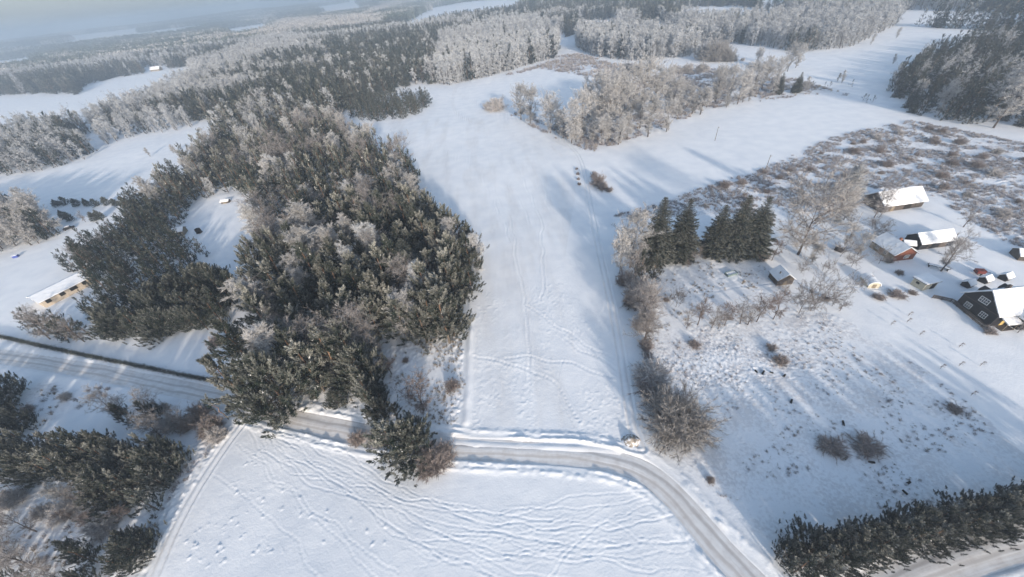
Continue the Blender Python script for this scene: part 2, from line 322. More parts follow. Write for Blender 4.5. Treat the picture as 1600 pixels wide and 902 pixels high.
m_dark = plain('dark_opening', (.02, .018, .016), .8, 2, .2)
m_pole = plain('weathered_pole', (.16, .14, .12), .8, 4, .3, (4, 4, .5))
m_yellow = plain('yellow_boards', (.50, .37, .14), .7, 3, .2)
m_red = plain('dark_red_sheet', (.13, .025, .02), .6, 3, .3)
m_earth = plain('frozen_earth', (.30, .26, .225), .9, 2.0, .35, bump=.8)
m_greenp = plain('grey_green_metal', (.16, .21, .20), .5, 3, .2)
m_blue = plain('blue_plastic', (.06, .09, .30), .5, 3, .2)
m_brick = plain('orange_brick', (.32, .13, .07), .85, 4, .3)

# ------------------------------------------------------------------ mesh helpers
class MB:
    def __init__(s): s.v = []; s.f = []; s.c = []; s.n = 0
    def add(s, v, f, c=None):
        v = np.asarray(v, float); f = np.asarray(f, int); s.v.append(v); s.f.append(f+s.n); s.n += len(v)
        s.c.append(np.broadcast_to(np.asarray(c if c is not None else (1, 1, 1), float), (len(v), 3)))
    def mesh(s, name, mat, smooth=False):
        v = np.concatenate(s.v); f = np.concatenate(s.f); c = np.concatenate(s.c); k = f.shape[1]
        m = bpy.data.meshes.new(name); m.vertices.add(len(v)); m.vertices.foreach_set('co', v.ravel())
        m.loops.add(f.size); m.loops.foreach_set('vertex_index', f.ravel().astype(np.int32)); m.polygons.add(len(f))
        m.polygons.foreach_set('loop_start', np.arange(0, f.size, k, dtype=np.int32))
        a = m.attributes.new('Col', 'FLOAT_COLOR', 'POINT'); a.data.foreach_set('color', np.concatenate([c, np.ones((len(c), 1))], 1).ravel())
        m.update(calc_edges=True); m.validate()
        if smooth: m.polygons.foreach_set('use_smooth', np.ones(len(f), bool))
        m.materials.append(mat); return m
def norm(a): return a/np.maximum(np.linalg.norm(a, axis=-1, keepdims=True), 1e-9)
def blades(mb, o, d, L, W, c0, c1, r):
    n = len(o); d = norm(d); sd = norm(np.cross(d, r.normal(size=(n, 3)))); L = np.broadcast_to(L, n)[:, None]; W = np.broadcast_to(W, n)[:, None]
    v = np.stack([o-sd*W/2, o+sd*W/2, o+d*L], 1).reshape(-1, 3)
    c = np.stack([np.broadcast_to(c0, (n, 3)), np.broadcast_to(c0, (n, 3)), np.broadcast_to(c1, (n, 3))], 1).reshape(-1, 3)
    mb.add(v, np.arange(n*3).reshape(-1, 3), c)
def tubes(mb, p0, p1, ra, rb, c0, k=3):
    n = len(p0); d = norm(p1-p0); s = norm(np.cross(d, np.array([.31, .17, .93])+0*d)); t = np.cross(d, s)
    ra = np.broadcast_to(ra, n)[:, None]; rb = np.broadcast_to(rb, n)[:, None]; V = []
    for j in range(k):
        a = 2*math.pi*j/k; o = s*math.cos(a)+t*math.sin(a); V += [p0+o*ra, p1+o*rb]
    v = np.stack(V, 1).reshape(-1, 3); base = (np.arange(n)*2*k)[:, None]; F = []
    for j in range(k):
        a, b2 = 2*j, (2*j+2) % (2*k); F += [base+np.array([a, b2, b2+1]), base+np.array([a, b2+1, a+1])]
    mb.add(v, np.concatenate(F), np.repeat(np.broadcast_to(c0, (n, 3)), 2*k, 0) if np.ndim(c0) > 1 else c0)

GREEN0, GREEN1 = np.array([.006, .012, .009]), np.array([.018, .031, .021])
FROST = np.array([.50, .49, .445])
def gen_pine(seed, H=15., Rr=3.3, cb=.32, frost=.5, det=1.0, lean=0, top=.55):
    r = np.random.default_rng(seed); T = MB(); C = MB()
    zs = np.linspace(0, H*.95, 8); pts = np.stack([.12*r.normal(size=8)*zs/H, .12*r.normal(size=8)*zs/H, zs], 1)
    rad = np.interp(zs/H, [0, .3, 1], [.23, .16, .03])*H/15
    bark = np.stack([np.interp(zs[:-1]/H, [0, .4, 1], [.10, .19, .17]), np.interp(zs[:-1]/H, [0, .4, 1], [.085, .12, .10]), np.interp(zs[:-1]/H, [0, .4, 1], [.07, .08, .065])], 1)
    tubes(T, pts[:-1], pts[1:], rad[:-1], rad[1:], bark, 5)
    nb = int((50 if det > .6 else 60)*(Rr/3.3)**1.5*(det if det < .8 else 1)*(1.25 if Rr > 5 else 1)); u = np.sort(r.random(nb))**.8; t = cb+(1-cb)*u; az = np.arange(nb)*2.4+r.normal(size=nb)*.5
    # crown outline: widest low down, tapering to a blunt irregular tip, with its own uneven lobes
    lob = 1+.22*np.sin(az*2+seed)+.14*np.sin(az*3+2*seed+u*5)
    L = Rr*np.clip((.72+.4*np.minimum(u/.22, 1))*np.clip((1-u)/(1-top*.5), 0, 1)**.8, .10, 1.1)*lob*(.7+.45*r.random(nb))
    o = np.stack([np.interp(t*H, zs, pts[:, 0]), np.interp(t*H, zs, pts[:, 1]), t*H-.25*L], 1)
    el = np.interp(u, [0, 1], [.05, .9])+r.normal(size=nb)*.12
    d = np.stack([np.cos(az)*np.cos(el), np.sin(az)*np.cos(el), np.sin(el)], 1); e = o+d*L[:, None]
    tubes(T, o, e, .04*H/15, .012, (.10, .075, .06))
    cc = []; cr = []; cf = []; ax = []
    for i in range(nb):
        k = max(1, int(L[i]*(.85 if det > .6 else 1.1)+.6)); f = np.linspace(.5 if k > 1 else .95, 1.0, k)[:, None]; p = o[i]*(1-f)+e[i]*f
        sdv = np.cross(d[i], [0, 0, 1]); p = p+sdv*(r.normal(size=(k, 1))*.24*L[i]*f)
        cc.append(p); cr.append((.66+.46*r.random(k))); cf.append(np.clip(r.random()+.25*(u[i]-.5)+.12*r.normal(size=k), 0, 1)); ax.append(norm(d[i]*.55+np.array([0, 0, .9])+r.normal(size=(k, 3))*.22))
    for q in range(3): cc.append(np.array([[pts[-1, 0]+.15*q, pts[-1, 1], H*(.90+.03*q)]])); cr.append(np.array([.55])); cf.append(np.array([.9])); ax.append(np.array([[0, 0, 1.]]))
    cc = np.concatenate(cc); cr = np.concatenate(cr)*(H/15)**.5; cf = np.concatenate(cf); ax = np.concatenate(ax); n = len(cc); m = int(84*det) if det > .6 else int(46*det)
    # each lobe: tufts along an upturned shoot, needles fanning out and up
    s_ = r.random((n, m, 1)); D = norm(r.normal(size=(n, m, 3))*(.55-.2*s_)+ax[:, None, :]*(.5+.9*s_)); prof = np.sqrt(np.clip(1-s_, .05, 1))
    O = cc[:, None, :]+ax[:, None, :]*(s_-.45)*cr[:, None, None]*2.0+norm(r.normal(size=(n, m, 3)))*cr[:, None, None]*.42*prof*r.random((n, m, 1))**.5
    L2 = cr[:, None]*(.34+.26*r.random((n, m)))*(1 if det > .6 else 1.5); W2 = L2*(.30 if det > .6 else .42)
    fr = np.clip(frost*(.06+1.15*cf**1.8)[:, None]+.14*(r.random((n, m))-.5)+.6*frost*(s_[..., 0]-.45), 0, 1)[..., None]
    g = GREEN0+(GREEN1-GREEN0)*r.random((n, m, 1)); c0 = g+(FROST-g)*fr*.25; c1 = g+(FROST-g)*np.clip(fr*1.1, 0, 1)
    sn = r.random((n, m, 1)) < .008; c1 = np.where(sn, .75, c1); c0 = np.where(sn, .7, c0)
    blades(C, O.reshape(-1, 3), D.reshape(-1, 3), L2.ravel(), W2.ravel(), c0.reshape(-1, 3), c1.reshape(-1, 3), r)
    return T, C
def gen_spruce(seed, H=20., Rr=3.6, frost=.4, det=1.0):
    r = np.random.default_rng(seed); T = MB(); C = MB()
    tubes(T, np.array([[0, 0, 0], [0, 0, H*.5]]), np.array([[0, 0, H*.5], [0, 0, H]]), np.array([.26, .14])*H/20, np.array([.14, .02])*H/20, (.09, .07, .055), 5)
    nw = int(26*det**.3+H*.3); O = []; D = []; LL = []; FR = []; WW = []
    for i in range(nw):
        u = (i+r.random()*.5)/nw; z = H*(.05+.94*u); Lw = Rr*(min(1, (1-u)*1.25)**.8)*(.85+.3*r.random())*(.85+.15*min(1, u*6))+.12; k = max(5, int((9+5*(1-u))*det**.3))
        for j in range(k):
            az = 2*math.pi*(j+r.random()*.7)/k+i; l = Lw*(.75+.4*r.random()); dr = np.array([math.cos(az), math.sin(az), -.15+.45*u]); sdv = np.array([-math.sin(az), math.cos(az), 0])
            q = max(3, int(l*3.2*det+1)); f = np.linspace(.2, 1, q)[:, None]; p = np.array([0, 0, z])+dr*l*f+np.array([0, 0, -.22])*l*(f**2)*(1-u)
            p[:, 2] += .15*l*f[:, 0]**3; ff = r.random()
            for s2 in (-1, 1, 0):
                nn = 3 if s2 else 2
                for _ in range(max(1, int(nn*det))):
                    O.append(p+r.normal(size=p.shape)*.08); D.append(np.broadcast_to(dr, p.shape)*.75+sdv*s2*(.9)+r.normal(size=p.shape)*.28+np.array([0, 0, -.16])); LL.append((.32+.42*r.random(q))*(1.15-f[:, 0]*.35)*max(.55, l/2.4)); FR.append(np.full(q, ff))
    O = np.concatenate(O); D = np.concatenate(D); LL = np.concatenate(LL)*(1 if det > .5 else 1.5); ff = np.concatenate(FR); n = len(O)
    fr = np.clip(frost*(.4+.8*ff)+.3*(r.random(n)-.5), 0, 1)[:, None]; g = GREEN0*.9+(GREEN1*.85-GREEN0*.9)*r.random((n, 1))
    blades(C, O, D, LL, LL*(.30 if det > .5 else .5), g+(FROST-g)*fr*.15, g+(FROST-g)*fr, r); return T, C
def gen_decid(seed, H=15., Rr=4.0, cb=.25, n1=16, upb=.9, frost=(.60, .575, .56), inner=(.30, .27, .26), bark=(.075, .06, .052), tw=.75, tww=.05, det=1.0, multi=1, droop=0., dense=1.0, shape='oval'):
    r = np.random.default_rng(seed); T = MB(); C = MB(); frost = np.array(frost); inner = np.array(inner); sc_ = H/15
    P0 = []; P1 = []; RA = []; RB = []
    prim = []
    for s in range(multi):
        la = r.random()*6.28; ln = (.10+.28*r.random()) if multi > 1 else .03; k = 7; zs = np.linspace(0, 1, k)
        hh = H*(.9 if shape != 'round' else .62)*(1 if multi == 1 else .75+.25*r.random())
        p = np.stack([math.cos(la)*ln*zs**1.2*hh+.02*H*np.cumsum(r.normal(size=k))*zs, math.sin(la)*ln*zs**1.2*hh+.02*H*np.cumsum(r.normal(size=k))*zs, zs*hh], 1)
        rd = np.interp(zs, [0, .08, .5, 1], [.30, .22, .14, .03])*sc_*(1 if multi == 1 else .55)
        for a in range(k-1): P0.append(p[a]); P1.append(p[a+1]); RA.append(rd[a]); RB.append(rd[a+1])
        for q in range(max(3, n1//multi)):
            u = r.random(); t = cb+(1-cb)*u; b0 = np.array([np.interp(t, zs, p[:, c]) for c in range(3)])
            if shape == 'oval': L = Rr*(math.sin(math.pi*min(1, .22+.72*(1-u)**.9))**.8)*(.8+.4*r.random())
            elif shape == 'col': L = Rr*(1-.75*u)*(.8+.4*r.random())
            else: L = Rr*(.8+.35*r.random())
            az = q*2.4+r.random()*.9+s; el = upb*(.45+.6*u)+r.normal()*.12
            prim.append((b0, np.array([math.cos(az)*math.cos(el), math.sin(az)*math.cos(el), math.sin(el)]), max(L, .6), .45*np.interp(t, zs, rd)))
    secs = []
    def grow(b0, d, L, ra, segs, bend):
        p = b0; q = [p]
        for s in range(segs):
            d = norm(d+r.normal(size=3)*bend+np.array([0, 0, .10-droop*(s/segs)])); p2 = p+d*L/segs
            P0.append(p); P1.append(p2); RA.append(ra*(1-s/segs)+.012); RB.append(ra*(1-(s+1)/segs)+.010); p = p2; q.append(p)
        return np.array(q), d
    ends = []
    for b0, d, L, ra in prim:
        q, dd = grow(b0, d, L, ra, 4, .22)
        ns = max(2, int(5*det**.5))
        for j in range(ns):
            f = .25+.75*(j+r.random())/ns; i = min(3, int(f*4)); b1 = q[i]+(q[i+1]-q[i])*(f*4-i if f < 1 else 1)
            d1 = norm(norm(q[i+1]-q[i])*.8+r.normal(size=3)*.75+np.array([0, 0, .15])); l1 = L*(.32+.3*r.random())+.3
            q1, _ = grow(b1, d1, l1, ra*.4, 2, .3); secs.append((q1, l1))
            for kk in range(2):
                f2 = r.random(); b2 = q1[0]*(1-f2)+q1[-1]*f2; d2 = norm(q1[-1]-q1[0]+r.normal(size=3)*.6*l1); l2 = l1*(.4+.4*r.random())
                q2 = np.array([b2, b2+d2*l2]); P0.append(b2); P1.append(q2[1]); RA.append(.022*sc_); RB.append(.01); ends.append((q2, l2))
            ends.append((q1, l1))
        ends.append((q[2:], L*.5))
    rc = np.array(RA)[:, None]; bk = np.array(bark)+(inner-np.array(bark))*np.clip(1-rc/.07, 0, 1)*.8
    tubes(T, np.array(P0), np.array(P1), np.array(RA), np.array(RB), bk, 4 if det > .5 else 3)
    O = []; D = []; n_each = max(4, int(17*det*dense))
    for q, l in ends:
        f = r.random((n_each, 1))**.7; o = q[0]*(1-f)+q[-1]*f; d = norm(q[-1]-q[0]); O.append(o+r.normal(size=o.shape)*.06); D.append(norm(d+r.normal(size=o.shape)*.62+np.array([0, 0, .12-droop])))
    O = np.concatenate(O); D = np.concatenate(D); n = len(O); LL = tw*(.5+.8*r.random(n))*sc_**.5*(1 if det > .5 else 1.2)
    k = r.random((n, 1)); c1 = frost*(.82+.25*k); c0 = inner+(frost-inner)*.35*k
    blades(C, O, D, LL, tww*(.7+.7*r.random(n))*(1 if det > .5 else 2.6), c0, c1, r)
    e = O+norm(D)*LL[:, None]*.55; m = r.random(n) < .6; e = e[m]
    blades(C, e, D[m]+r.normal(size=e.shape)*.8, LL[m]*.5, tww*.8*(1 if det > .5 else 2.6), c0[m], c1[m], r)
    return T, C
def gen_shrub(seed, H=2.2, Rr=1.6, n=80, frost=(.42, .375, .355), inner=(.15, .115, .105), tw=.5, tww=.035, sp=1.0):
    r = np.random.default_rng(seed); T = MB(); C = MB(); frost = np.array(frost); inner = np.array(inner)
    az = r.random(n)*6.28; el = np.arccos(np.clip(r.random(n)**.8*.97, 0, 1)); d = np.stack([np.cos(az)*np.sin(el)*Rr, np.sin(az)*np.sin(el)*Rr, np.cos(el)*.85*H+.18*H], 1)*(.6+.4*r.random((n, 1)))
    o = np.stack([r.normal(size=n)*.12*Rr, r.normal(size=n)*.12*Rr, np.zeros(n)-.05], 1); mid = o+d*.55*np.array([.8, .8, 1.15])+r.normal(size=(n, 3))*.06*H; e = o+d
    tubes(T, o, mid, .012*H/2+.01, .006*H/2+.006, inner*.8); tubes(T, mid, e, .006*H/2+.006, .006, inner*.9)
    O = []; D = []; segs = [(o, mid), (mid, e), (mid, e)]
    for q in range(4 if H > 6 else 2):
        f = .35+.5*r.random((n, 1)); b0 = o*(1-f)+mid*f if q % 2 else mid*(1-f)+e*f; e2 = b0+norm(d+r.normal(size=(n, 3))*.75*np.linalg.norm(d, axis=1)[:, None])*np.linalg.norm(d, axis=1)[:, None]*(.25+.2*r.random((n, 1)))
        tubes(T, b0, e2, .004*H/2+.005, .004, inner); segs.append((b0, e2))
    for a, b2 in segs:
        k = 12 if H < 6 else 26; f = r.random((n, k, 1)); f = f*.6+.4 if a is o else f; p = a[:, None]*(1-f)+b2[:, None]*f; O.append(p.reshape(-1, 3)); D.append((norm(b2-a)[:, None]+r.normal(size=(n, k, 3))*.6*sp).reshape(-1, 3))
    O = np.concatenate(O); D = np.concatenate(D); k = r.random((len(O), 1))
    blades(C, O, D, tw*(.5+.8*r.random(len(O)))*H/2.2, tww*(H/2.2)**.5, inner+(frost-inner)*.4*k, frost*(.8+.3*k), r); return T, C

PROTO = {}
def reg(key, tc, cm): PROTO[key] = (tc[0].mesh(key+'_trunk', m_bark), tc[1].mesh(key+'_crown', cm))
for i in range(3):
    reg('pine_frosty%d' % i, gen_pine(10+i, 15, 3.2+.3*i, .10, .86, top=.12), m_needle)
    reg('pine_mid%d' % i, gen_pine(20+i, 15, 3.3+.3*i, .08, .58, top=.2), m_needle)
    reg('pine_dark%d' % i, gen_pine(30+i, 15, 3.6+.3*i, .05, .25, top=.45), m_needle)
    reg('pine_low%d' % i, gen_pine(40+i, 15, 5.6, .04, .44, top=.8), m_needle)
    reg('spruce%d' % i, gen_spruce(50+i, 20, 3.7+.3*i, .42), m_needle)
    reg('birch%d' % i, gen_decid(60+i, 15, 3.1, .08, 30, 1.1, shape='oval', dense=1.1, frost=(.60, .595, .59), inner=(.30, .29, .29), tww=.06), m_twig)
    reg('broad%d' % i, gen_decid(70+i, 15, 4.9, .12, 34, .9, frost=(.66, .655, .65), inner=(.27, .26, .26), shape='oval', dense=1.1, tw=.85, tww=.058), m_twig)
    reg('column%d' % i, gen_decid(80+i, 15, 2.3, .04, 32, 1.15, frost=(.67, .675, .68), inner=(.36, .36, .37), shape='oval', dense=1.1, tww=.06), m_twig)
    reg('bare%d' % i, gen_decid(90+i, 15, 5.0, .18, 20, .8, frost=(.52, .495, .48), inner=(.15, .13, .125), shape='oval', dense=.9, tww=.034, tw=.9), m_twig)
    reg('apple%d' % i, gen_decid(100+i, 5., 3.0, .28, 13, .55, frost=(.42, .395, .38), inner=(.10, .085, .08), shape='round', dense=.9, tw=.75, tww=.028), m_twig)
    reg('shrub%d' % i, gen_shrub(110+i, 2.2, 1.5), m_twig)
    reg('frostshrub%d' % i, gen_shrub(120+i, 3.2, 1.9, 85, frost=(.64, .62, .61), inner=(.28, .25, .24), tww=.05), m_twig)
for i in range(2):
    reg('sapling%d' % i, gen_decid(130+i, 5., 1.3, .25, 12, 1.0, frost=(.34, .29, .27), inner=(.14, .11, .10), dense=.5, tw=.6, tww=.03), m_twig)
    reg('willow%d' % i, gen_shrub(140+i, 9.5, 8.0, 190, frost=(.46, .445, .43), inner=(.13, .115, .11), tw=.26, tww=.034), m_twig)
    reg('littlepine%d' % i, gen_pine(150+i, 4., 1.3, .05, .4, .7, top=.3), m_needle)
    reg('oak%d' % i, gen_decid(160+i, 16, 8.2, .15, 46, .7, frost=(.64, .62, .60), inner=(.18, .155, .145), shape='oval', dense=1.0, tw=1.0, tww=.05), m_twig)

def linkobj(name, data, parent=None, loc=(0, 0, 0)):
    o = bpy.data.objects.new(name, data); col.objects.link(o)
    if parent is not None: o.parent = parent
    o.location = loc; return o
def tag(o, label=None, cat=None, group=None, kind=None):
    if label: o['label'] = label
    if cat: o['category'] = cat
    if group: o['group'] = group
    if kind: o['kind'] = kind
    return o
NAMES = dict(pine='pine_tree', spruce='spruce_tree', birch='birch_tree', broad='broadleaf_tree', column='birch_tree', bare='bare_tree', apple='fruit_tree', shrub='shrub', frostshrub='frosted_shrub', sapling='sapling', willow='willow_tree', littlepine='young_pine', oak='oak_tree')
CATS = dict(pine_tree='pine tree', spruce_tree='spruce tree', birch_tree='birch tree', broadleaf_tree='tree', bare_tree='bare tree', fruit_tree='fruit tree', shrub='shrub', frosted_shrub='shrub', sapling='sapling', willow_tree='willow', young_pine='young pine', oak_tree='oak')
HREF = dict(spruce=20., apple=5.8, shrub=2.4, frostshrub=3.4, sapling=5., willow=10., littlepine=4., oak=16.)
TREES = []
def tree(key, x, y, h, label, group=None, wide=1.0, rz=None, z=None):
    base = key.rstrip('0123456789').split('_')[0]; nm = NAMES[base]; ref = HREF.get(base, 15.)
    t = linkobj(nm, None, None, (x, y, (bil(Z, x, y) if z is None else z)-.08)); t.empty_display_size = .5
    t.rotation_euler.z = random.random()*6.28 if rz is None else rz; s = h/ref; t.scale = (s*wide, s*wide, s)
    tag(t, label, CATS[nm], group)
    tr, cr = PROTO[key]; linkobj('stems' if 'shrub' in base else 'trunk', tr, t); linkobj('crown', cr, t); TREES.append((x, y)); return t
def tpx(key, px, py, top, label, group=None, wide=1.0):
    x, y, z = G(px, py); h = top if top < 0 else height_for(x, y, z, top); return tree(key, x, y, abs(h), label, group, wide, z=z)

# ------------------------------------------------------------------ setting: ground, roads
me = bpy.data.meshes.new('snowy_ground'); V = np.stack([GX, GY, Z], -1).reshape(-1, 3)
idx = np.arange(NX*NY).reshape(NY, NX); F = np.stack([idx[:-1, :-1], idx[:-1, 1:], idx[1:, 1:], idx[1:, :-1]], -1).reshape(-1, 4)
me.vertices.add(len(V)); me.vertices.foreach_set('co', V.ravel()); me.loops.add(F.size); me.loops.foreach_set('vertex_index', F.ravel().astype(np.int32)); me.polygons.add(len(F)); me.polygons.foreach_set('loop_start', np.arange(0, F.size, 4, dtype=np.int32))
a = me.attributes.new('veg', 'FLOAT_COLOR', 'POINT'); a.data.foreach_set('color', np.stack([RUF, np.clip(DIRT, 0, 1), 0*RUF, 0*RUF+1], -1).ravel())
me.update(calc_edges=True); me.polygons.foreach_set('use_smooth', np.ones(len(F), bool)); me.materials.append(m_snow)
g = linkobj('ground', me); tag(g, kind='structure')
for nm, pl, hw in LINES:
    e = np.gradient(pl, axis=0); e /= np.hypot(e[:, 0], e[:, 1])[:, None]; nrm = np.stack([-e[:, 1], e[:, 0]], 1); cols_ = np.linspace(-1, 1, 13)
    arc = np.r_[0, np.cumsum(np.hypot(*np.diff(pl, axis=0).T))]; V = []; UV = []
    for i, p in enumerate(pl):
        for c in cols_:
            q = p+nrm[i]*c*(hw+.12); zz = bil(ZB, q[0], q[1])-.08+.05*math.cos(c*4.5)*(1-c*c)+.02*math.sin(c*17)-(.03 if nm == 'road' and hw > 2.55 else 0)
            V.append((q[0], q[1], zz)); UV.append((c*hw, arc[i]))
    k = len(cols_); F = [(i*k+j, i*k+j+1, (i+1)*k+j+1, (i+1)*k+j) for i in range(len(pl)-1) for j in range(k-1)]
    m = bpy.data.meshes.new('road'); m.from_pydata(V, [], [f[::-1] for f in F]); uvl = m.uv_layers.new(name='along')
    for l in m.loops: uvl.data[l.index].uv = UV[l.vertex_index]
    m.polygons.foreach_set('use_smooth', np.ones(len(F), bool)); m.materials.append(m_road); tag(linkobj(nm, m), kind='structure')
hz = bpy.data.meshes.new('haze'); x0, x1, y0, y1, z0, z1 = -8200, 8200, -800, 8800, float(Z.min())-2, 112
hz.from_pydata([(x, y, z) for z in (z0, z1) for y in (y0, y1) for x in (x0, x1)], [], [(0, 2, 3, 1), (4, 5, 7, 6), (0, 1, 5, 4), (2, 6, 7, 3), (0, 4, 6, 2), (1, 3, 7, 5)])
mh = bpy.data.materials.new('haze_air'); mh.use_nodes = True; n = mh.node_tree; n.nodes.clear(); o = n.nodes.new('ShaderNodeOutputMaterial'); pv = n.nodes.new('ShaderNodeVolumePrincipled')
pv.inputs['Color'].default_value = (.80, .88, .97, 1); pv.inputs['Density'].default_value = HAZE_D; pv.inputs['Anisotropy'].default_value = 0.5; n.links.new(pv.outputs[0], o.inputs['Volume'])
hz.materials.append(mh); tag(linkobj('haze', hz), kind='stuff')
#@@OBJECTS@@
# ------------------------------------------------------------------ buildings
def boxv(x0, x1, y0, y1, z0, z1):
    return [(x, y, z) for z in (z0, z1) for y in (y0, y1) for x in (x0, x1)], [(0, 2, 3, 1), (4, 5, 7, 6), (0, 1, 5, 4), (2, 6, 7, 3), (0, 4, 6, 2), (1, 3, 7, 5)]
class QB:
    def __init__(s): s.v = []; s.f = []
    def add(s, v, f): n = len(s.v); s.v += [tuple(p) for p in v]; s.f += [tuple(i+n for i in q) for q in f]; return s
    def box(s, *a): return s.add(*boxv(*a))
    def obj(s, name, mat, parent=None, bev=0):
        m = bpy.data.meshes.new(name); m.from_pydata(s.v, [], s.f); m.materials.append(mat); m.update()
        o = linkobj(name, m, parent)
        if bev: b = o.modifiers.new('b', 'BEVEL'); b.width = bev; b.segments = 2; b.limit_method = 'ANGLE'
        return o
def prism(pts, y0, y1):      # polygon in xz extruded along y
    n = len(pts); v = [(x, y0, z) for x, z in pts]+[(x, y1, z) for x, z in pts]
    return v, [tuple(range(n))]+[tuple(range(2*n-1, n-1, -1))]+[(i, i+n, (i+1) % n+n, (i+1) % n) for i in range(n)]
def root(name, A, B, label, cat, group=None):
    """Empty at A with its x axis along A->B"""
    t = linkobj(name, None, None, (A[0], A[1], min(float(bil(Z, A[0], A[1])), float(bil(Z, B[0], B[1])))-.12)); t.rotation_euler.z = math.atan2(B[1]-A[1], B[0]-A[0]); tag(t, label, cat, group)
    # level the ground sheet is left as it is: snow lies against the walls
    return t
def gable(name, A, B, depth, ze, zr, wallm, label, cat, side=1, over=.35, snow=.22, roofm=None, edge=None):
    """ridge along A->B (local x), depth goes to local +y (side 1) or -y"""
    L = math.hypot(B[0]-A[0], B[1]-A[1]); t = root(name, A, B, label, cat); d = depth*side; q = QB()
    prof = [(0, -.3), (0, ze), (d/2, zr), (d, ze), (d, -.3)]
    v = [(0, y, z) for y, z in prof]+[(L, y, z) for y, z in prof]; n = 5
    q.add(v, [tuple(range(n)), tuple(range(2*n-1, n-1, -1))]+[(i, i+n, (i+1) % n+n, (i+1) % n) for i in range(n)]); q.obj('wall', wallm, t)
    sl = (zr-ze)/(d/2); ov = over*side
    def slab(th0, th1, ex):
        pr = [(-ov, ze-sl*ov+th0), (d/2, zr+th0), (d+ov, ze-sl*ov+th0), (d+ov, ze-sl*ov+th1), (d/2, zr+th1), (-ov, ze-sl*ov+th1)]
        v = [(-ex, y, z) for y, z in pr]+[(L+ex, y, z) for y, z in pr]; n = 6
        return v, [(0, 1, 4, 5), (1, 2, 3, 4), (11, 10, 7, 6), (10, 9, 8, 7)]+[(i, i+n, (i+1) % n+n, (i+1) % n) for i in range(n)]
    rf = QB().add(*slab(.01, .09, over)).obj('roof', roofm or m_boards, t)
    QB().add(*slab(.095, .095+snow, over-.03)).obj('snow_cover', m_roofsnow, rf, .06)
    return t, L
def window(t, x, z, w_, h_, y, ny, frame=m_white, panes=2, axis='y', nm='window'):
    """a window on a wall lying at local y (axis y) or local x (axis x); ny is the outward sign"""
    f = QB(); g = QB(); b = .09
    def bx(q, u0, u1, z0, z1, d0, d1):
        d0, d1 = sorted((y+ny*d0, y+ny*d1))
        q.box(u0, u1, d0, d1, z0, z1) if axis == 'y' else q.box(d0, d1, u0, u1, z0, z1)
    bx(f, x-w_/2-b, x+w_/2+b, z+h_, z+h_+b, .004, .08); bx(f, x-w_/2-b, x+w_/2+b, z-b, z, .004, .1); bx(f, x-w_/2-b, x-w_/2, z, z+h_, .004, .07); bx(f, x+w_/2, x+w_/2+b, z, z+h_, .004, .07)
    for k in range(1, panes): u = x-w_/2+w_*k/panes; bx(f, u-.035, u+.035, z, z+h_, .004, .06)
    bx(f, x-w_/2, x+w_/2, z+h_*.5-.03, z+h_*.5+.03, .004, .055)
    bx(g, x-w_/2, x+w_/2, z, z+h_, .004, .025)
    fo = f.obj(nm, frame, t); g.obj('pane', m_glass, fo)
def door(t, x, w_, h_, y, ny, mat=m_dark, axis='y', nm='door'):
    q = QB(); d0, d1 = sorted((y+ny*.004, y+ny*.05))
    q.box(x-w_/2, x+w_/2, d0, d1, 0, h_) if axis == 'y' else q.box(d0, d1, x-w_/2, x+w_/2, 0, h_); return q.obj(nm, mat, t)

A, B = (131.6, 108.3), (146.4, 108.9)
t, L = gable('barn', A, B, 8.0, 3.0, 6.0, m_boards, 'long dark barn under thick snow at the edge of the scrub field', 'barn', over=.6)
door(t, L*.62, 2.6, 2.6, 0, -1); door(t, L*.25, 1.1, 2.0, 0, -1, m_tan); window(t, L*.85, 1.4, .8, .6, 0, -1, m_tan)
A, B = (124.7, 86.4), (135.1, 86.6)
t, L = gable('shed', A, B, 5.0, 2.5, 4.5, m_black, 'long black shed with a snowy roof and lean-to in the yard middle', 'shed', over=.4)
q = QB().box(L+.41, L+3.6, .6, 4.6, -.3, 2.05).obj('lean_to', m_boards, t); QB().box(L+.405, L+3.9, .3, 4.9, 2.055, 2.3).obj('snow_cover', m_roofsnow, q, .05)
door(t, L*.3, 1.2, 2.0, 0, -1, m_boards); door(t, L*.7, 2.2, 2.1, 0, -1, m_boards)
x, y, z = G(1424, 374)
t, L = gable('outhouse', (120.6, 87.4), (122.9, 86.3), 2.6, 2.0, 2.7, m_black, 'small black outhouse with a snowy cap left of the long black shed', 'outhouse', over=.25); door(t, L*.5, .8, 1.7, 0, -1, m_boards)
A, B = (113.2, 82.6), (113.2, 90.7)
t, L = gable('brown_house', A, B, 6.4, 2.5, 4.7, m_tan, 'brown wooden house with sunlit reddish gable below the long barn', 'house', side=-1, over=.35)
q = QB(); q.add(*[[(-.02, y_, z_) for y_, z_ in ((-.0, 0), (-.0, 2.5), (-3.2, 4.68), (-6.4, 2.5), (-6.4, 0))]+[(-.06, y_, z_) for y_, z_ in ((-.0, 0), (-.0, 2.5), (-3.2, 4.68), (-6.4, 2.5), (-6.4, 0))], [(0, 1, 2, 3, 4), (9, 8, 7, 6, 5)]+[(i, i+5, (i+1) % 5+5, (i+1) % 5) for i in range(5)]]); q.obj('gable_front', m_brown, t)
window(t, -3.9, 1.0, 1.3, .95, -.06, -1, m_white, 3, 'x'); window(t, L*.35, 1.1, .9, .8, 0, 1, m_white); window(t, L*.7, 1.1, .9, .8, 0, 1, m_white)
door(t, L*.52, .9, 1.9, 0, 1, m_brown)
c = QB().box(L*.45, L*.45+.55, -3.9, -3.35, 3.7, 5.5); ch = c.obj('chimney', m_brick, t, .02)
A, B = (76.1, 78.2), (76.3, 82.4)
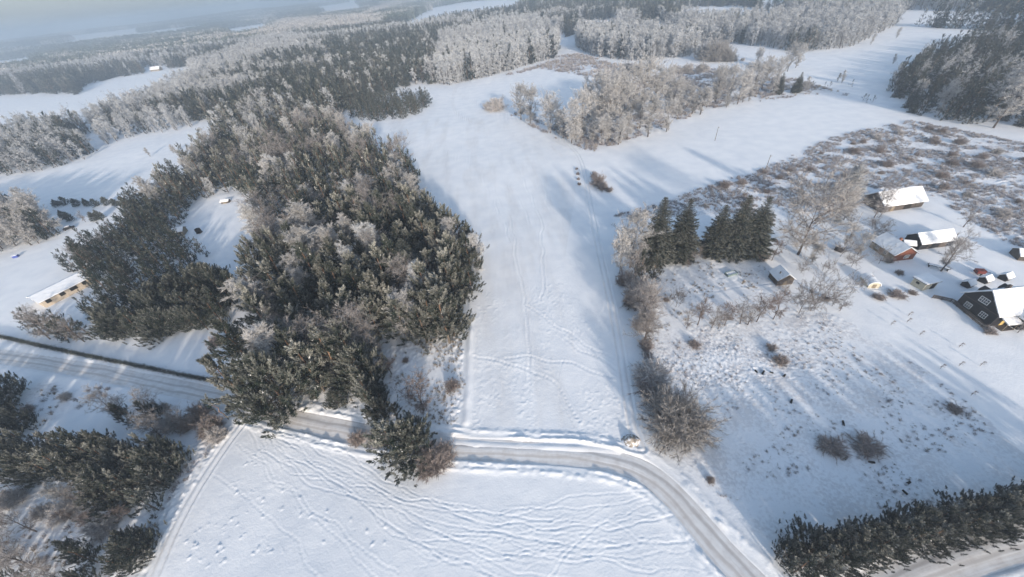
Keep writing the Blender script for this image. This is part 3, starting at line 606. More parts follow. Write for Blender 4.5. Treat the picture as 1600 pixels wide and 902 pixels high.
t, L = gable('garden_hut', A, B, 4.4, 2.2, 4.0, m_boards, 'small grey garden hut with snowy gable roof standing alone near the orchard', 'hut', side=-1, over=.35)
door(t, -2.2, .9, 1.8, 0, -1, m_tan, 'x'); QB().box(1.6, 1.85, -1.1, -.85, 2.6, 3.9).obj('stovepipe', m_pole, t)
# black house with white windows, right edge
zb = 0
A, B = (113.6, 55.4), (125.5, 55.4)
t, L = gable('black_house', A, B, 8.2, 4.0, 8.0, m_black, 'tall black timber house with white windows at the right edge', 'house', over=.45)
for wx, wz, ww in ((5.9, 1.2, 1.3), (2.3, 1.2, 1.3), (4.1, 4.35, 1.9)): window(t, wx, wz, ww, 1.25, 0, -1, m_white, 3 if ww < 1.5 else 4, 'x')
QB().box(-.06, -.003, .05, 8.15, 3.55, 3.7).obj('trim_board', m_boards, t)
# cross gable toward the sun and porch
q = QB(); q.add([(4.9, -1.9, -.3), (10.3, -1.9, -.3), (10.3, -1.9, 3.6), (7.6, -1.9, 7.2), (4.9, -1.9, 3.6), (4.9, 4, -.3), (10.3, 4, -.3), (10.3, 4, 3.6), (7.6, 4, 7.2), (4.9, 4, 3.6)], [(0, 1, 2, 3, 4), (0, 5, 6, 1), (1, 6, 7, 2), (4, 9, 5, 0), (9, 8, 7, 6, 5)]); cg = q.obj('wall', m_black, t)
for sg in (-1, 1):
    v = [(7.6, -2.3, 7.25), (7.6, 4.0, 7.25), (7.6+sg*3.1, 4.0, 3.15), (7.6+sg*3.1, -2.3, 3.15)]; v += [(a_, b_, c_+.24) for a_, b_, c_ in v]
    QB().add(v, [(0, 1, 2, 3), (7, 6, 5, 4), (0, 4, 5, 1), (1, 5, 6, 2), (2, 6, 7, 3), (3, 7, 4, 0)]).obj('snow_cover', m_roofsnow, cg)
q = QB().box(1.3, 4.3, -1.8, -.003, -.3, .25).obj('porch', m_boards, t); w_ = QB()
for px_ in (1.4, 4.1): QB().box(px_, px_+.12, -1.75, -1.63, .25, 2.3).obj('post', m_tan, q)
w_ = QB(); w_.add([(1.1, -2.0, 2.3), (4.5, -2.0, 2.3), (4.5, 0, 3.0), (1.1, 0, 3.0), (1.1, -2.0, 2.5), (4.5, -2.0, 2.5), (4.5, 0, 3.2), (1.1, 0, 3.2)], [(0, 1, 2, 3), (7, 6, 5, 4), (0, 4, 5, 1), (1, 5, 6, 2), (2, 6, 7, 3), (3, 7, 4, 0)]); w_.obj('snow_cover', m_roofsnow, q)
door(t, 2.8, 1.0, 2.1, 0, -1, m_yellow); window(t, 7.6, 1.2, 1.4, 1.3, -1.9, -1, m_white, 3)
c = QB().box(3.6, 4.2, 4.3, 4.9, 7.3, 8.9).obj('chimney', m_boards, t, .02)
for wx in (3.2, 8.2):       # back dormers
    d_ = QB().add([(wx-.9, 7.9, 4.2), (wx+.9, 7.9, 4.2), (wx+.9, 7.9, 5.4), (wx, 7.9, 6.2), (wx-.9, 7.9, 5.4), (wx-.9, 5.2, 4.2), (wx+.9, 5.2, 4.2), (wx+.9, 5.2, 5.4), (wx, 5.2, 6.2), (wx-.9, 5.2, 5.4)], [(4, 3, 2, 1, 0), (0, 1, 6, 5), (1, 2, 7, 6), (5, 9, 4, 0), (4, 9, 8, 3), (3, 8, 7, 2)]).obj('dormer', m_black, t)
# cream mono-pitch shed
A, B = (110.2, 69.4), (114.4, 70.0)
t = root('cream_shed', A, B, 'cream walled shed with flat snowy roof above the garden fence', 'shed')
QB().box(0, 4.1, 0, 3.1, -.3, 2.4).obj('wall', m_cream, t); rf = QB().box(-.3, 4.5, -.35, 3.4, 2.405, 2.5).obj('roof', m_boards, t); QB().box(-.27, 4.47, -.32, 3.37, 2.505, 2.8).obj('snow_cover', m_roofsnow, rf, .08)
q = QB().box(2.3, 3.7, -.06, -.003, .1, 1.9).obj('doorway', m_dark, t); QB().box(-.05, -.003, 1.4, 2.2, 1.3, 1.9).obj('window', m_dark, t)
# barrel roofed shelter
A, B = (98.4, 73.0), (101.0, 72.3)
t = root('round_roofed_shelter', A, B, 'round roofed little shelter with cream front between fruit trees', 'shelter')
L2 = math.hypot(B[0]-A[0], B[1]-A[1]); arcp = [(L2/2-L2/2*math.cos(math.pi*k/10), .9+1.1*math.sin(math.pi*k/10)) for k in range(11)]
QB().add(*prism([(0, -.3)]+arcp+[(L2, -.3)], 0, 4.2)).obj('wall', m_cream, t)
ac2 = [(L2/2-(L2/2+.05)*math.cos(math.pi*k/10), .92+1.16*math.sin(math.pi*k/10)) for k in range(11)]; ac3 = [(L2/2-(L2/2+.2)*math.cos(math.pi*k/10), .95+1.35*math.sin(math.pi*k/10)) for k in range(11)]
v = [(x_, y_, z_) for y_ in (-.15, 4.35) for x_, z_ in ac2+ac3]; f_ = []
for k in range(10): f_ += [(11+k, 11+k+1, 33+k+1, 33+k), (k, 22+k, 22+k+1, k+1), (k, k+1, 12+k, 11+k), (22+k, 33+k, 34+k, 23+k)]
f_ += [(0, 11, 33, 22), (10, 32, 43, 21)]
QB().add(v, f_).obj('snow_cover', m_roofsnow, t); door(t, L2/2, .9, 1.4, 0, -1, m_tan)
# big low barn at far left with unfinished blockwork wall
C4 = [flat(px, py, 3.2) for px, py in ((59, 470), (133, 433), (88, 428), (38, 459))]
A, B = C4[0], C4[1]; e = np.array(B)-np.array(A); L2 = float(np.hypot(*e)); e /= L2; nn = np.array([-e[1], e[0]])
dep = max(5.5, min(9.5, float((np.array(C4[3])-np.array(A))@nn)))
t, L = gable('farm_building', A, B, 8.5, 2.9, 4.1, m_block, 'long pale blockwork farm building with dark openings and snowy roof, far left', 'farm building', over=.6, snow=.3)
for k, ww in ((.13, 1.4), (.42, 1.5), (.66, 2.1), (.9, 1.4)):
    QB().box(L*k-ww/2, L*k+ww/2, -.05, -.003, 1.3, 2.75).obj('window_opening', m_dark, t)
# building on the right edge
x, y, z = G(1589, 407)
t, L = gable('side_shed', (x, y), (x+9, y-4), 4, 1.7, 2.8, m_boards, 'dark shed cut by the right edge beside the scrub', 'shed', over=.3); door(t, 3, 1.5, 1.9, 0, -1)
# hut in the forest clearing, pallet house, far farm houses
x, y, z = G(268, 372); t, L = gable('cabin', (x, y), (x+5.2, y+1.2), 4.2, 2.2, 3.2, m_tan, 'snow roofed cabin half hidden by dark pines in the clearing', 'cabin'); window(t, 2.4, .9, 1, .8, 0, -1); door(t, 4.2, .8, 1.8, 0, -1)
x, y, z = G(346, 319); t, L = gable('log_store', (x, y), (x+3.8, y+.2), 2.2, 1.1, 1.6, m_boards, 'low brown log store under snow at the clearing edge', 'log store', over=.2); door(t, 1.8, 1.6, .8, 0, -1, m_tan)
FH = [((236, 112), (257, 110), 'white roofed farmhouse at the far end of the left snowfield'), ((913, 41), (925, 40), 'left of two small far houses among dark conifers'), ((936, 41), (952, 41), 'right of two small far houses among dark conifers'),
      ((1032, 62), (1050, 62), 'snow roofed house inside the frosted birch wood'), ((860, 68), (876, 66), 'snow roofed house at the end of the birch belt by the scrub'), ((594, 45), (604, 44), 'tiny distant house left of the far sloping field')]
for a_, b_, lb in FH:
    x, y, z = G(*a_); x2, y2, z2 = G(*b_); d_ = np.array([x2-x, y2-y]); d_ = d_/np.hypot(*d_)*min(16, np.hypot(*d_)*.85)
    t, L = gable('farmhouse', (x, y), (x+d_[0], y+d_[1]), 9, 3.2, 6.6, m_tan, lb, 'house', over=.5, snow=.35)
    for k in (.2, .5, .8): window(t, L*k, 1.1, 1.2, 1.2, 0, -1)
    QB().box(L*.5, L*.5+.8, 4, 4.8, 6, 8).obj('chimney', m_brick, t)

# ------------------------------------------------------------------ poles, fences, yard things
def pole(px, py, top, label):
    x, y, z = G(px, py); h = height_for(x, y, z, top); t = linkobj('utility_pole', None, None, (x, y, z)); tag(t, label, 'utility pole', 'wooden poles on the right snowfield')
    q = MB(); tubes(q, np.array([[0, 0, -.4]]), np.array([[.02, 0, h]]), .15, .10, (1, 1, 1), 10); linkobj('pole', q.mesh('pole', m_pole, True), t)
    q = QB().box(-.09, .85, -.06, .06, h-.65, h-.53).obj('crossarm', m_pole, t); q = MB()
    for dx in (.3, .75): q = MB(); tubes(q, np.array([[dx, 0, h-.53]]), np.array([[dx, 0, h-.3]]), .05, .035, (1, 1, 1), 8); linkobj('insulator', q.mesh('insulator', m_white), t)
pole(1117, 220, 198, 'thin wooden pole standing in the open right snowfield'); pole(1197, 263, 242, 'thin wooden pole where the right snowfield meets the scrub')
def fence(name, pts, label, h=1.1, step=2.0, mat=m_boards, rails=(.45, .95), pick=True):
    P3 = catmull([G(*p)[:2] for p in pts], step); t = linkobj(name, None, None, (P3[0][0], P3[0][1], 0)); tag(t, label, 'fence'); o = P3[0]
    rl = QB()
    for i, p in enumerate(P3):
        z = bil(Z, *p); x, y = p-o; QB().box(x-.06, x+.06, y-.06, y+.06, z-.3, z+h).obj('post', mat, t)
        if i+1 < len(P3):
            p2 = P3[i+1]; z2 = bil(Z, *p2); x2, y2 = p2-o; n_ = np.array([-(y2-y), x2-x]); n_ = n_/np.hypot(*n_)*.03
            for r_ in rails:
                v = [(x-n_[0], y-n_[1], z+r_-.06), (x2-n_[0], y2-n_[1], z2+r_-.06), (x2+n_[0], y2+n_[1], z2+r_-.06), (x+n_[0], y+n_[1], z+r_-.06)]; v += [(a_, b_, c_+.12) for a_, b_, c_ in v]
                rl.add(v, [(3, 2, 1, 0), (4, 5, 6, 7), (0, 1, 5, 4), (1, 2, 6, 5), (2, 3, 7, 6), (3, 0, 4, 7)])
            if pick:
                m_ = int(np.hypot(x2-x, y2-y)/.17)
                for k in range(m_):
                    f = (k+.5)/m_; xx, yy, zz = x+(x2-x)*f, y+(y2-y)*f, z+(z2-z)*f; n2 = n_*2.2; rl.box(xx+n2[0]-.045, xx+n2[0]+.045, yy+n2[1]-.045, yy+n2[1]+.045, zz+.05, zz+h+.05*random.random())
    rl.obj('rails', mat, t)
fence('wooden_fence', [(1456, 466), (1484, 472), (1494, 479), (1519, 500), (1546, 521)], 'dark picket fence running along the black house garden', 1.1)
fence('field_fence', [(906, 221), (920, 223)], 'short rail fence at the tip of the frosted grove', 1.1, 2.5, pick=False)
def thing(nm, px, py, lb, cat, parts, rz=0, group=None):
    x, y, z = G(px, py); t = linkobj(nm, None, None, (x, y, z)); t.rotation_euler.z = rz; tag(t, lb, cat, group)
    for pn, mat, boxes, bev in parts:
        if pn in ('wheel', 'leg'):
            for b_ in boxes: QB().box(*b_).obj(pn, mat, t, bev)
            continue
        q = QB()
        for b_ in boxes: q.box(*b_)
        q.obj(pn, mat, t, bev)
    return t
thing('garden_table', 1465, 420, 'long dark garden table with benches under the bare yard tree', 'table', [('top', m_black, [(-2.3, 2.3, -.4, .4, .68, .76)], .01), ('bench', m_black, [(-2.3, 2.3, .75, 1.1, .4, .46)], .01), ('leg', m_black, [(-2, -1.9, -.35, 1.05, -.2, .68), (1.9, 2, -.35, 1.05, -.2, .68)], 0), ('snow_cover', m_roofsnow, [(-2.2, 2.2, -.32, .32, .762, .86)], .03)], -.75)
thing('trailer_box', 1528, 428, 'small dark red cart on the snow above the black house', 'cart', [('body', m_red, [(-1.0, 1.0, -.7, .7, .45, 1.3)], .05), ('lid', m_red, [(-1.05, 1.05, -.75, .75, 1.302, 1.36)], .02), ('wheel', m_black, [(-.3, .3, -.95, -.82, 0, .6), (-.3, .3, .82, .95, 0, .6)], .08), ('drawbar', m_black, [(1.3, 2.5, -.05, .05, .5, .6)], 0)], -.3)
thing('water_trough', 1142, 429, 'grey green metal trough on the snow below the spruces', 'trough', [('basin', m_greenp, [(-1.7, 1.7, -.8, -.7, 0, .7), (-1.7, 1.7, .7, .8, 0, .7), (-1.7, -1.6, -.7, .7, 0, .7), (1.6, 1.7, -.7, .7, 0, .7), (-1.6, 1.6, -.7, .7, 0, .1)], .02), ('snow_fill', m_roofsnow, [(-1.58, 1.58, -.68, .68, .11, .5)], .05)], .2)
thing('compost_box', 1311, 391, 'black box with snow on top beside a bare tree', 'box', [('body', m_black, [(-1.2, 1.2, -1, 1, -.1, 1.6)], .04), ('snow_cover', m_roofsnow, [(-1.25, 1.25, -1.05, 1.05, 1.602, 1.8)], .06)], .5)
thing('water_tank', 312, 364, 'black round tank standing in the forest clearing', 'tank', [('stand', m_boards, [(-.9, .9, -.9, .9, -.1, .25)], .02)], 0)
t = col.objects[-1].parent; q = MB(); tubes(q, np.array([[0, 0, .25], [0, 0, 2.0]]), np.array([[0, 0, 2.0], [0, 0, 2.25]]), np.array([1.15, 1.15]), np.array([1.15, .5]), (1, 1, 1), 16)
linkobj('tank_body', q.mesh('tank_body', m_black, False), t)
thing('beehive', 26, 402, 'blue box on the snow at the far left under frosted trees', 'box', [('body', m_blue, [(-.9, .9, -.7, .7, 0, 1.0)], .03), ('lid', m_roofsnow, [(-.95, .95, -.75, .75, 1.002, 1.15)], .04)], .3)
thing('parked_car', 109, 358, 'dark snow dusted vehicle parked beside the upper left farm track', 'car', [('body', m_black, [(-2.1, 2.1, -.85, .85, .3, .95)], .15), ('cabin', m_glass, [(-1.3, .9, -.75, .75, .95, 1.5)], .2), ('snow_cover', m_roofsnow, [(-1.1, .7, -.65, .65, 1.502, 1.6)], .04), ('wheel', m_dark, [(-1.6, -1, -.9, -.7, 0, .6), (1, 1.6, -.9, -.7, 0, .6), (-1.6, -1, .7, .9, 0, .6), (1, 1.6, .7, .9, 0, .6)], .12)], .5)
for k, (px, py) in enumerate([(1419, 494), (1417, 504), (1437, 524), (1392, 508), (1498, 543), (1469, 576), (1498, 572), (1531, 572), (1517, 618), (1600, 632)][:9]):
    x, y, z = G(px, py); t = linkobj('sapling_stake', None, None, (x, y, z)); tag(t, 'thin wooden stake with a twiggy sapling on the smooth snow right', 'stake', 'stakes on the smooth snow by the fence')
    q = MB(); tubes(q, np.array([[0, 0, -.2]]), np.array([[.1, .05, 1.5]]), .045, .035, (1, 1, 1), 5); linkobj('stake', q.mesh('stake', m_pole), t)
    s_ = linkobj('crown', PROTO['sapling0'][1], t); s_.scale = (.25, .25, .3); s_.location = (.1, 0, 0)
for k, (px, py) in enumerate([(1181, 581), (1192, 583), (1205, 583), (1225, 588), (1236, 628), (1317, 662), (1321, 717), (1361, 723), (1419, 755), (1413, 770)]):
    x, y, z = G(px, py); q = MB(); a_ = random.random()*3; L_ = random.uniform(.3, .6); tubes(q, np.array([[-L_*math.cos(a_), -L_*math.sin(a_), .1]]), np.array([[L_*math.cos(a_), L_*math.sin(a_), .22]]), .2, .17, (1, 1, 1), 8)
    o = linkobj('log', q.mesh('log', m_dark), None, (x, y, z+.05)); tag(o, 'short dark log lying half buried in the rough snowy meadow', 'log', 'dark logs in the rough meadow')
# roof gables of outbuildings beyond the black house (their shingled tips)
for k, (px, py, lb) in enumerate([(1521, 457, 'leftmost small dark shed behind the black house'), (1548, 450, 'middle small dark shed behind the black house'), (1580, 446, 'rightmost small dark shed behind the black house')]):
    x, y, z = G(px, py); t, L = gable('small_shed', (x, y+1.5), (x+2.0, y+2.0), 1.8, 1.2, 2.0, m_black, lb, 'shed', over=.25); door(t, L*.5, .7, 1.3, 0, -1, m_boards)
# earth heap by the road junction
hx, hy, hz_ = G(985, 690); q = MB(); nr_, na = 12, 30; V = [(0, 0, 1.3)]
for i in range(1, nr_+1):
    for j in range(na):
        a_ = 2*math.pi*j/na; u = i/nr_; rr = 1.9*u*(1+.2*(vnoise(np.array([j/4.]), np.array([3.]), 5)[0]-.5)); hh = 1.4*(1-u)**1.1*(.8+.5*vnoise(np.array([rr*math.cos(a_)*1.3+9]), np.array([rr*math.sin(a_)*1.3+9]), 5)[0])-.15*(i == nr_)
        V.append((rr*math.cos(a_)*1.1, rr*math.sin(a_)*.9, hh))
F = [(0, 1+j, 1+(j+1) % na, 0) for j in range(na)]; F = [f[:3] for f in F]
for i in range(1, nr_):
    for j in range(na): a_, b_ = 1+(i-1)*na+j, 1+(i-1)*na+(j+1) % na; F += [(a_, a_+na, b_+na), (a_, b_+na, b_)]
q.add(V, F); m_heap = plain('snowy_earth', (.30, .26, .225), .9, 1.6, .35, bump=1); rr_ = [n_ for n_ in m_heap.node_tree.nodes if n_.type == 'VALTORGB'][0].color_ramp; rr_.elements[1].position = .52; rr_.elements[1].color = (.36, .32, .28, 1); e_ = rr_.elements.new(.6); e_.color = (.78, .78, .8, 1)
o = linkobj('earth_heap', q.mesh('earth_heap', m_heap, True), None, (hx, hy, hz_-.1)); tag(o, 'tan earth heap where the field track meets the road', 'earth heap')

# ------------------------------------------------------------------ single trees and shrubs
GR = 'frosted trees of the grove between the snowfields'
for i, (px, py, ty) in enumerate([(814, 187, 139), (829, 193, 141), (860, 208, 152), (893, 224, 165), (909, 215, 148), (921, 190, 135), (935, 198, 124), (951, 204, 128), (968, 195, 118), (985, 182, 112), (1003, 178, 100), (1022, 176, 108), (1040, 160, 112),
        (1050, 172, 125), (1065, 168, 130), (1118, 160, 112), (1118, 150, 108), (1152, 163, 112), (1140, 150, 108), (1175, 145, 100), (1190, 140, 96), (1212, 132, 95), (1165, 140, 102), (1230, 112, 72), (1243, 106, 74), (1200, 112, 90), (1182, 102, 76), (1130, 140, 112), (944, 175, 122), (960, 170, 118), (975, 168, 108)]):
    tpx('broad%d' % (i % 3), px, py, ty, 'broad frosted tree with dark trunk in the grove between the two snowfields', GR, random.uniform(.95, 1.15))
for i, (px, py, ty) in enumerate([(1081, 178, 142), (1094, 179, 140), (1075, 165, 135), (880, 216, 172), (940, 226, 186), (950, 222, 180), (966, 226, 184), (980, 218, 178), (870, 205, 175), (1060, 180, 145), (1104, 168, 140), (1160, 160, 140), (1135, 168, 145), (1207, 148, 125), (1170, 158, 135), (1260, 142, 122), (1252, 143, 128), (900, 222, 190), (925, 222, 188), (1000, 200, 165)]):
    tpx('birch%d' % (i % 3), px, py, ty, 'slim frosted young tree at the foot of the grove between the snowfields', 'slim frosted trees at the foot of the grove', random.uniform(1.3, 1.6))
tpx('birch1', 1012, 214, 153, 'whitest full frosted birch at the near corner of the grove', None, 1.25)
tpx('broad1', 1041, 206, 160, 'round grey frosted tree right of the whitest grove birch', None, .9)
tpx('frostshrub0', 767, 172, 153, 'left rounded frosted bush at the field edge left of the grove', None, 1.2); tpx('frostshrub1', 777, 173, 150, 'right rounded frosted bush at the field edge left of the grove', None, 1.2)
tpx('bare0', 914, 147, 121, 'small bluish bare tree in the snow behind the grove', None, .8)
tpx('spruce0', 1215, 147, 113, 'left of two dark spruces beside the right snowfield', None, 1.2); tpx('spruce1', 1243, 145, 112, 'right of two dark spruces beside the right snowfield', None, 1.2)
for i, (px, py, ty) in enumerate([(1100, 93, 66), (1114, 96, 61), (1134, 96, 72), (1122, 92, 64)]): tpx('willow%d' % (i % 2), px, py, ty, 'big grey rounded willow clump behind the grove', 'grey willows behind the grove', .9)
for i, (px, py, ty) in enumerate([(1056, 114, 98), (1073, 113, 98), (1096, 112, 96), (1147, 96, 88), (1160, 95, 90)]): tpx('frostshrub%d' % (i % 3), px, py, ty, 'round grey bush on the snow behind the grove', 'grey bushes on the snow behind the grove', 1.4)
# spruces by the garden
for i, (px, py, ty, lb) in enumerate([(1022, 407, 307, 'left spruce of the left pair beside the frosted tree'), (1059, 403, 309, 'right spruce of the left pair, its top pointed against the scrub'), (1112, 399, 319, 'shorter leftmost spruce of the right trio'), (1141, 399, 304, 'tallest middle spruce of the right trio'), (1170, 397, 306, 'rightmost spruce of the trio beside a bare bush')]):
    tpx('spruce%d' % (i % 3), px, py, ty, lb, None, (1.25, 1.1, 1.1, 1.25, 1.2)[i])
tpx('broad0', 984, 418, 343, 'bright frosted tree leaning over the field track', None, 1.05); tpx('broad2', 968, 428, 366, 'pale cream frosted tree overhanging the long snowfield', None, .7)
tpx('pine_dark0', 1000, 440, 392, 'dark bushy pine at the foot of the bright frosted tree', None, 1.0); tpx('pine_mid1', 1020, 436, 398, 'second bushy pine right of the bright frosted tree foot', None, 1.0)
tpx('bare1', 990, 440, 388, 'brown bare tree between the dark pines and the track', None, .9)
tpx('frostshrub1', 1000, 468, 438, 'pale frosted shrub in the row along the field track', None, 1.2)
for i, (px, py, ty) in enumerate([(985, 462, 432), (992, 486, 450), (1003, 500, 452), (1006, 512, 470), (1008, 530, 482), (1004, 545, 503), (996, 470, 440)]): tpx('bare%d' % (i % 3), px, py, ty, 'brown bare tree in the row along the field track', 'bare trees in the row along the field track', 1.25)
for i, (px, py, h) in enumerate([(1003, 452, 5), (985, 478, 5.5), (1000, 515, 5), (1010, 500, 4.5), (1008, 545, 4), (975, 445, 6), (1012, 560, 3), (1008, 478, 5)]): tpx('shrub%d' % (i % 3), px, py, -h, 'brown bush filling the tree row along the field track', 'bushes in the row along the field track', .8)
tpx('willow0', 1056, 672, -10.5, 'large round bare willow beside the road junction', None, .95); tpx('frostshrub2', 1017, 592, -5.5, 'pale frosted shrub above the large round willow', None, 1.4); tpx('shrub0', 1018, 615, -4.2, 'brown shrub between the pale shrub and the large willow', None, 1.6)
# yard trees
tpx('oak0', 1247, 398, 311, 'large spreading frosted oak left of the yard', None, 1.12)
tpx('column0', 1305, 346, 262, 'tallest frosted birch with crooked stem at the scrub edge', None, 1.25); tpx('column2', 1318, 344, 290, 'second frosted birch right of the tallest one', None, .9)
tpx('bare0', 1366, 340, 300, 'dark bare tree in front of the long barn', None, 1.0); tpx('bare2', 1376, 337, 303, 'second dark bare tree hiding the barn corner', None, .9)
tpx('apple1', 1360, 374, 340, 'bushy olive bare tree behind the brown house', None, 1.0)
tpx('bare1', 1505, 355, 318, 'forked grey bare tree on the snow right of the barn', None, 1.0)
tpx('bare2', 1470, 424, 370, 'bare tree above the dark garden table', None, .95)
for i, (px, py, ty, lb) in enumerate([(1251, 427, 408, 'low leaning fruit tree right of the garden hut'), (1293, 424, 407, 'low fruit tree with bent crown in the orchard middle'), (1222, 451, 434, 'small fruit tree right below the garden hut'), (1313, 401, 372, 'fruit tree beside the black snow capped box'), (1330, 417, 394, 'fruit tree above the round roofed shelter'), (1329, 458, 428, 'lone slender fruit tree by the trodden path'), (1373, 412, 388, 'fruit tree at the corner of the brown house'),
        (1056, 480, 449, 'round dark fruit tree left in the lower orchard'), (1248, 490, 440, 'left dark fruit tree of the big pair above the rough meadow'), (1266, 486, 430, 'right bigger dark fruit tree of the pair above the rough meadow'), (1085, 408, 385, 'dark fruit tree below the spruces')]):
    tpx('apple%d' % (i % 3), px, py, ty, lb, None, .62 if py > 479 or i == 5 else .85)
tpx('sapling0', 1206, 407, 376, 'thin lone sapling left of the large oak')
for i, (px, py, ty) in enumerate([(1073, 513, 488), (1090, 508, 474), (1112, 512, 484), (1122, 514, 490), (1132, 509, 476), (1156, 506, 474), (1168, 508, 480), (1182, 503, 465), (1208, 499, 462), (1300, 478, 460), (1312, 486, 466), (1326, 330, 300), (1325, 352, 330)]):
    tpx(('sapling%d' % (i % 2)) if i in (1, 4, 7, 8) else ('bare%d' % (i % 3)), px, py, ty, 'small bare tree in the row above the rough meadow', 'small bare trees above the rough meadow', 1.1)
for i, (px, py, h, wd, lb) in enumerate([(1298, 700, 2.4, 1.9, 'left of two round dark bushes on the lower meadow'), (1352, 700, 2.5, 2.0, 'right of two round dark bushes on the lower meadow'), (707, 606, 2.6, 1.3, 'round brown bush beside the long field corner'), (340, 538, 3.4, 1.2, 'round brown bush left of the tall pine wood'), (634, 565, 1.6, 1.0, 'small dark bush on the bank near the pines'),
        (905, 289, 1.5, 1.1, 'lowest of the dark shrubs on the left side of the field track'), (904, 281, 1.4, 1.0, 'third of the dark shrubs left of the field track'), (903, 273, 1.6, 1.0, 'second of the dark shrubs left of the field track'), (901, 265, 1.3, 1.0, 'topmost of the dark shrubs left of the field track'), (934, 290, 6.5, .9, 'tall grey brown fan shaped shrub right of the field track'), (942, 296, 4.0, 1.1, 'middle grey brown shrub right of the field track'), (952, 299, 2.2, 1.3, 'low spreading shrub right of the field track'), (928, 278, 3.6, .9, 'upper grey brown shrub right of the field track'), 
        (1218, 566, 2.4, 1.3, 'brown thicket in the middle of the rough meadow'), (1205, 545, 1.6, 1.4, 'purplish low thicket in the rough meadow'), (1085, 540, 1.7, 1.6, 'grey purple bush at the left of the rough meadow'), (1400, 462, 1.6, 2.4, 'long low brown hedge bush above the smooth snow'), (1372, 466, 1.4, 2.0, 'low brown bush at the left end of the garden hedge'), (1425, 459, 1.2, 1.6, 'low brown bush at the right end of the garden hedge'),
        (1405, 428, 1.4, 1.4, 'brown bush behind the cream shed'), (1388, 410, 1.5, 1.3, 'brown bush at the brown house wall'), (1188, 404, 4.0, 1.1, 'bare brown bush at the right foot of the spruces'), (1072, 412, 2.2, 1.4, 'low brown bush at the foot of the left spruces'), (934, 219, 2.2, .6, 'tiny dark conifer like bush at the field junction'),
        (1545, 520, 2.0, 1.2, 'bare bush at the corner of the black house'), (1490, 640, 1.0, 2.6, 'dark weedy patch bush on the shaded meadow edge'), (1040, 470, 1.4, 1.2, 'low twiggy bush beside the lower orchard'), (1290, 468, 1.5, 1.3, 'brown bush right of the dark fruit tree pair'), (1110, 752, 1.3, 1.1, 'small reddish bush on the road bank')]):
    tpx('shrub%d' % (i % 3), px, py, -h, lb, None, wd)
# trees by the road in front
tpx('pine_mid1', 628, 718, 662, 'left dark pine of the clump below the road', None, 1.6); tpx('pine_low2', 652, 710, 664, 'right dark pine of the clump below the road', None, 1.1); tpx('littlepine0', 612, 726, -4, 'low young pine at the left foot of the road clump', None, 1.4)
for i, (px, py, h, lb) in enumerate([(680, 728, 5.5, 'tall bare bush right of the road pine clump'), (694, 716, 4.6, 'right outer bare bush of the road pine clump'), (590, 690, 3.6, 'reddish bare bush left of the road pine clump'), (560, 690, 3.2, 'leftmost reddish bare bush by the road'), (668, 738, 3.8, 'bare bush in front of the road pine clump')]): tpx('shrub%d' % (i % 3), px, py, -h, lb, None, 1.05)
tpx('sapling0', 662, 641, 604, 'small lone bare tree on the bank below the wood', None, 1.6); tpx('sapling1', 612, 585, 560, 'tiny bare tree at the wood edge on the bank', None, 1.3)
tpx('littlepine1', 357, 655, 622, 'lone young pine beside the driveway top', None, 1.2)
tpx('broad2', 1552, 200, 105, 'biggest frosted tree before the dark pines, upper right', None, 1.15)
for px, py, ty, lb in ((1340, 398, 368, 'pale frosted tree left of the brown house'), (1322, 380, 352, 'pale frosted tree below the crooked birch'), (1480, 402, 375, 'pale frosted tree before the long black shed'), (1268, 410, 385, 'small pale frosted tree right of the large oak')): tpx('broad1', px, py, ty, lb, None, .95)
tpx('bare0', 1590, 520, 498, 'bare tree in front of the black house', None, .9)
# --- rows
for k_, px, py, ty, lb in (('pine_frosty0', 703, 536, 450, 'full silver pine at the lower right corner of the big wood'), ('pine_mid1', 668, 536, 478, 'grey pine just left of the corner pine'), ('pine_frosty1', 690, 510, 440, 'silver pine behind the corner pine'), ('pine_mid0', 722, 515, 465, 'small pine between corner pine and field'), ('pine_mid2', 637, 530, 470, 'grey pine beside the bank under the wood'), ('pine_dark0', 738, 458, 418, 'round dark pine leaning out over the field edge')): tpx(k_, px, py, ty, lb, None, 1.35)
for i, (px, py, ty) in enumerate([(590, 652, 608), (603, 655, 625), (582, 630, 575), (592, 606, 560), (575, 600, 545), (400, 642, 560), (425, 648, 575), (455, 640, 560)]): tpx(('pine_mid%d', 'pine_low%d', 'pine_frosty%d')[i % 3] % (i % 3), px, py, ty, 'pine at the outer lower edge of the big wood near the road', 'edge pines of the big wood by the road', 1.0)
for k in range(34):        # pine shelter belt, lower right
    t_ = (k//2)/16.0; px = 1245+t_*425+random.uniform(-7, 7)+(k % 2)*10; py = 893-t_*100+random.uniform(-4, 4)-(k % 2)*24
    x, y, z = G(px, py); tree('pine_%s%d' % (('mid', 'low', 'frosty')[k % 3], k % 3), x, y, random.uniform(7.0, 8.3), 'dense brown green pine in the belt beside the lower right road', 'pines of the shelter belt by the lower right road', (1.35, 1.0, 1.35)[k % 3], z=z)
for k in range(6):
    x, y, z = G(1690+(k//2)*30+random.uniform(-6, 6), 772-(k//2)*6-(k % 2)*18); tree('pine_mid%d' % (k % 3), x, y, 8, 'dense brown green pine in the belt beside the lower right road', 'pines of the shelter belt by the lower right road', .9, z=z)
x, y, z = G(1222, 872); tree('pine_low1', x, y, 6.2, 'single rounded pine at the left end of the shelter belt', None, .75, z=z)
for k in range(9): px = 92+k*15+random.uniform(-3, 3); tpx('pine_low%d' % (k % 3), px, 321+random.uniform(-1, 2), -random.uniform(4, 5.2), 'low dark pine in the hedgerow across the left snowfield', 'low pines of the left hedgerow', 1.0)
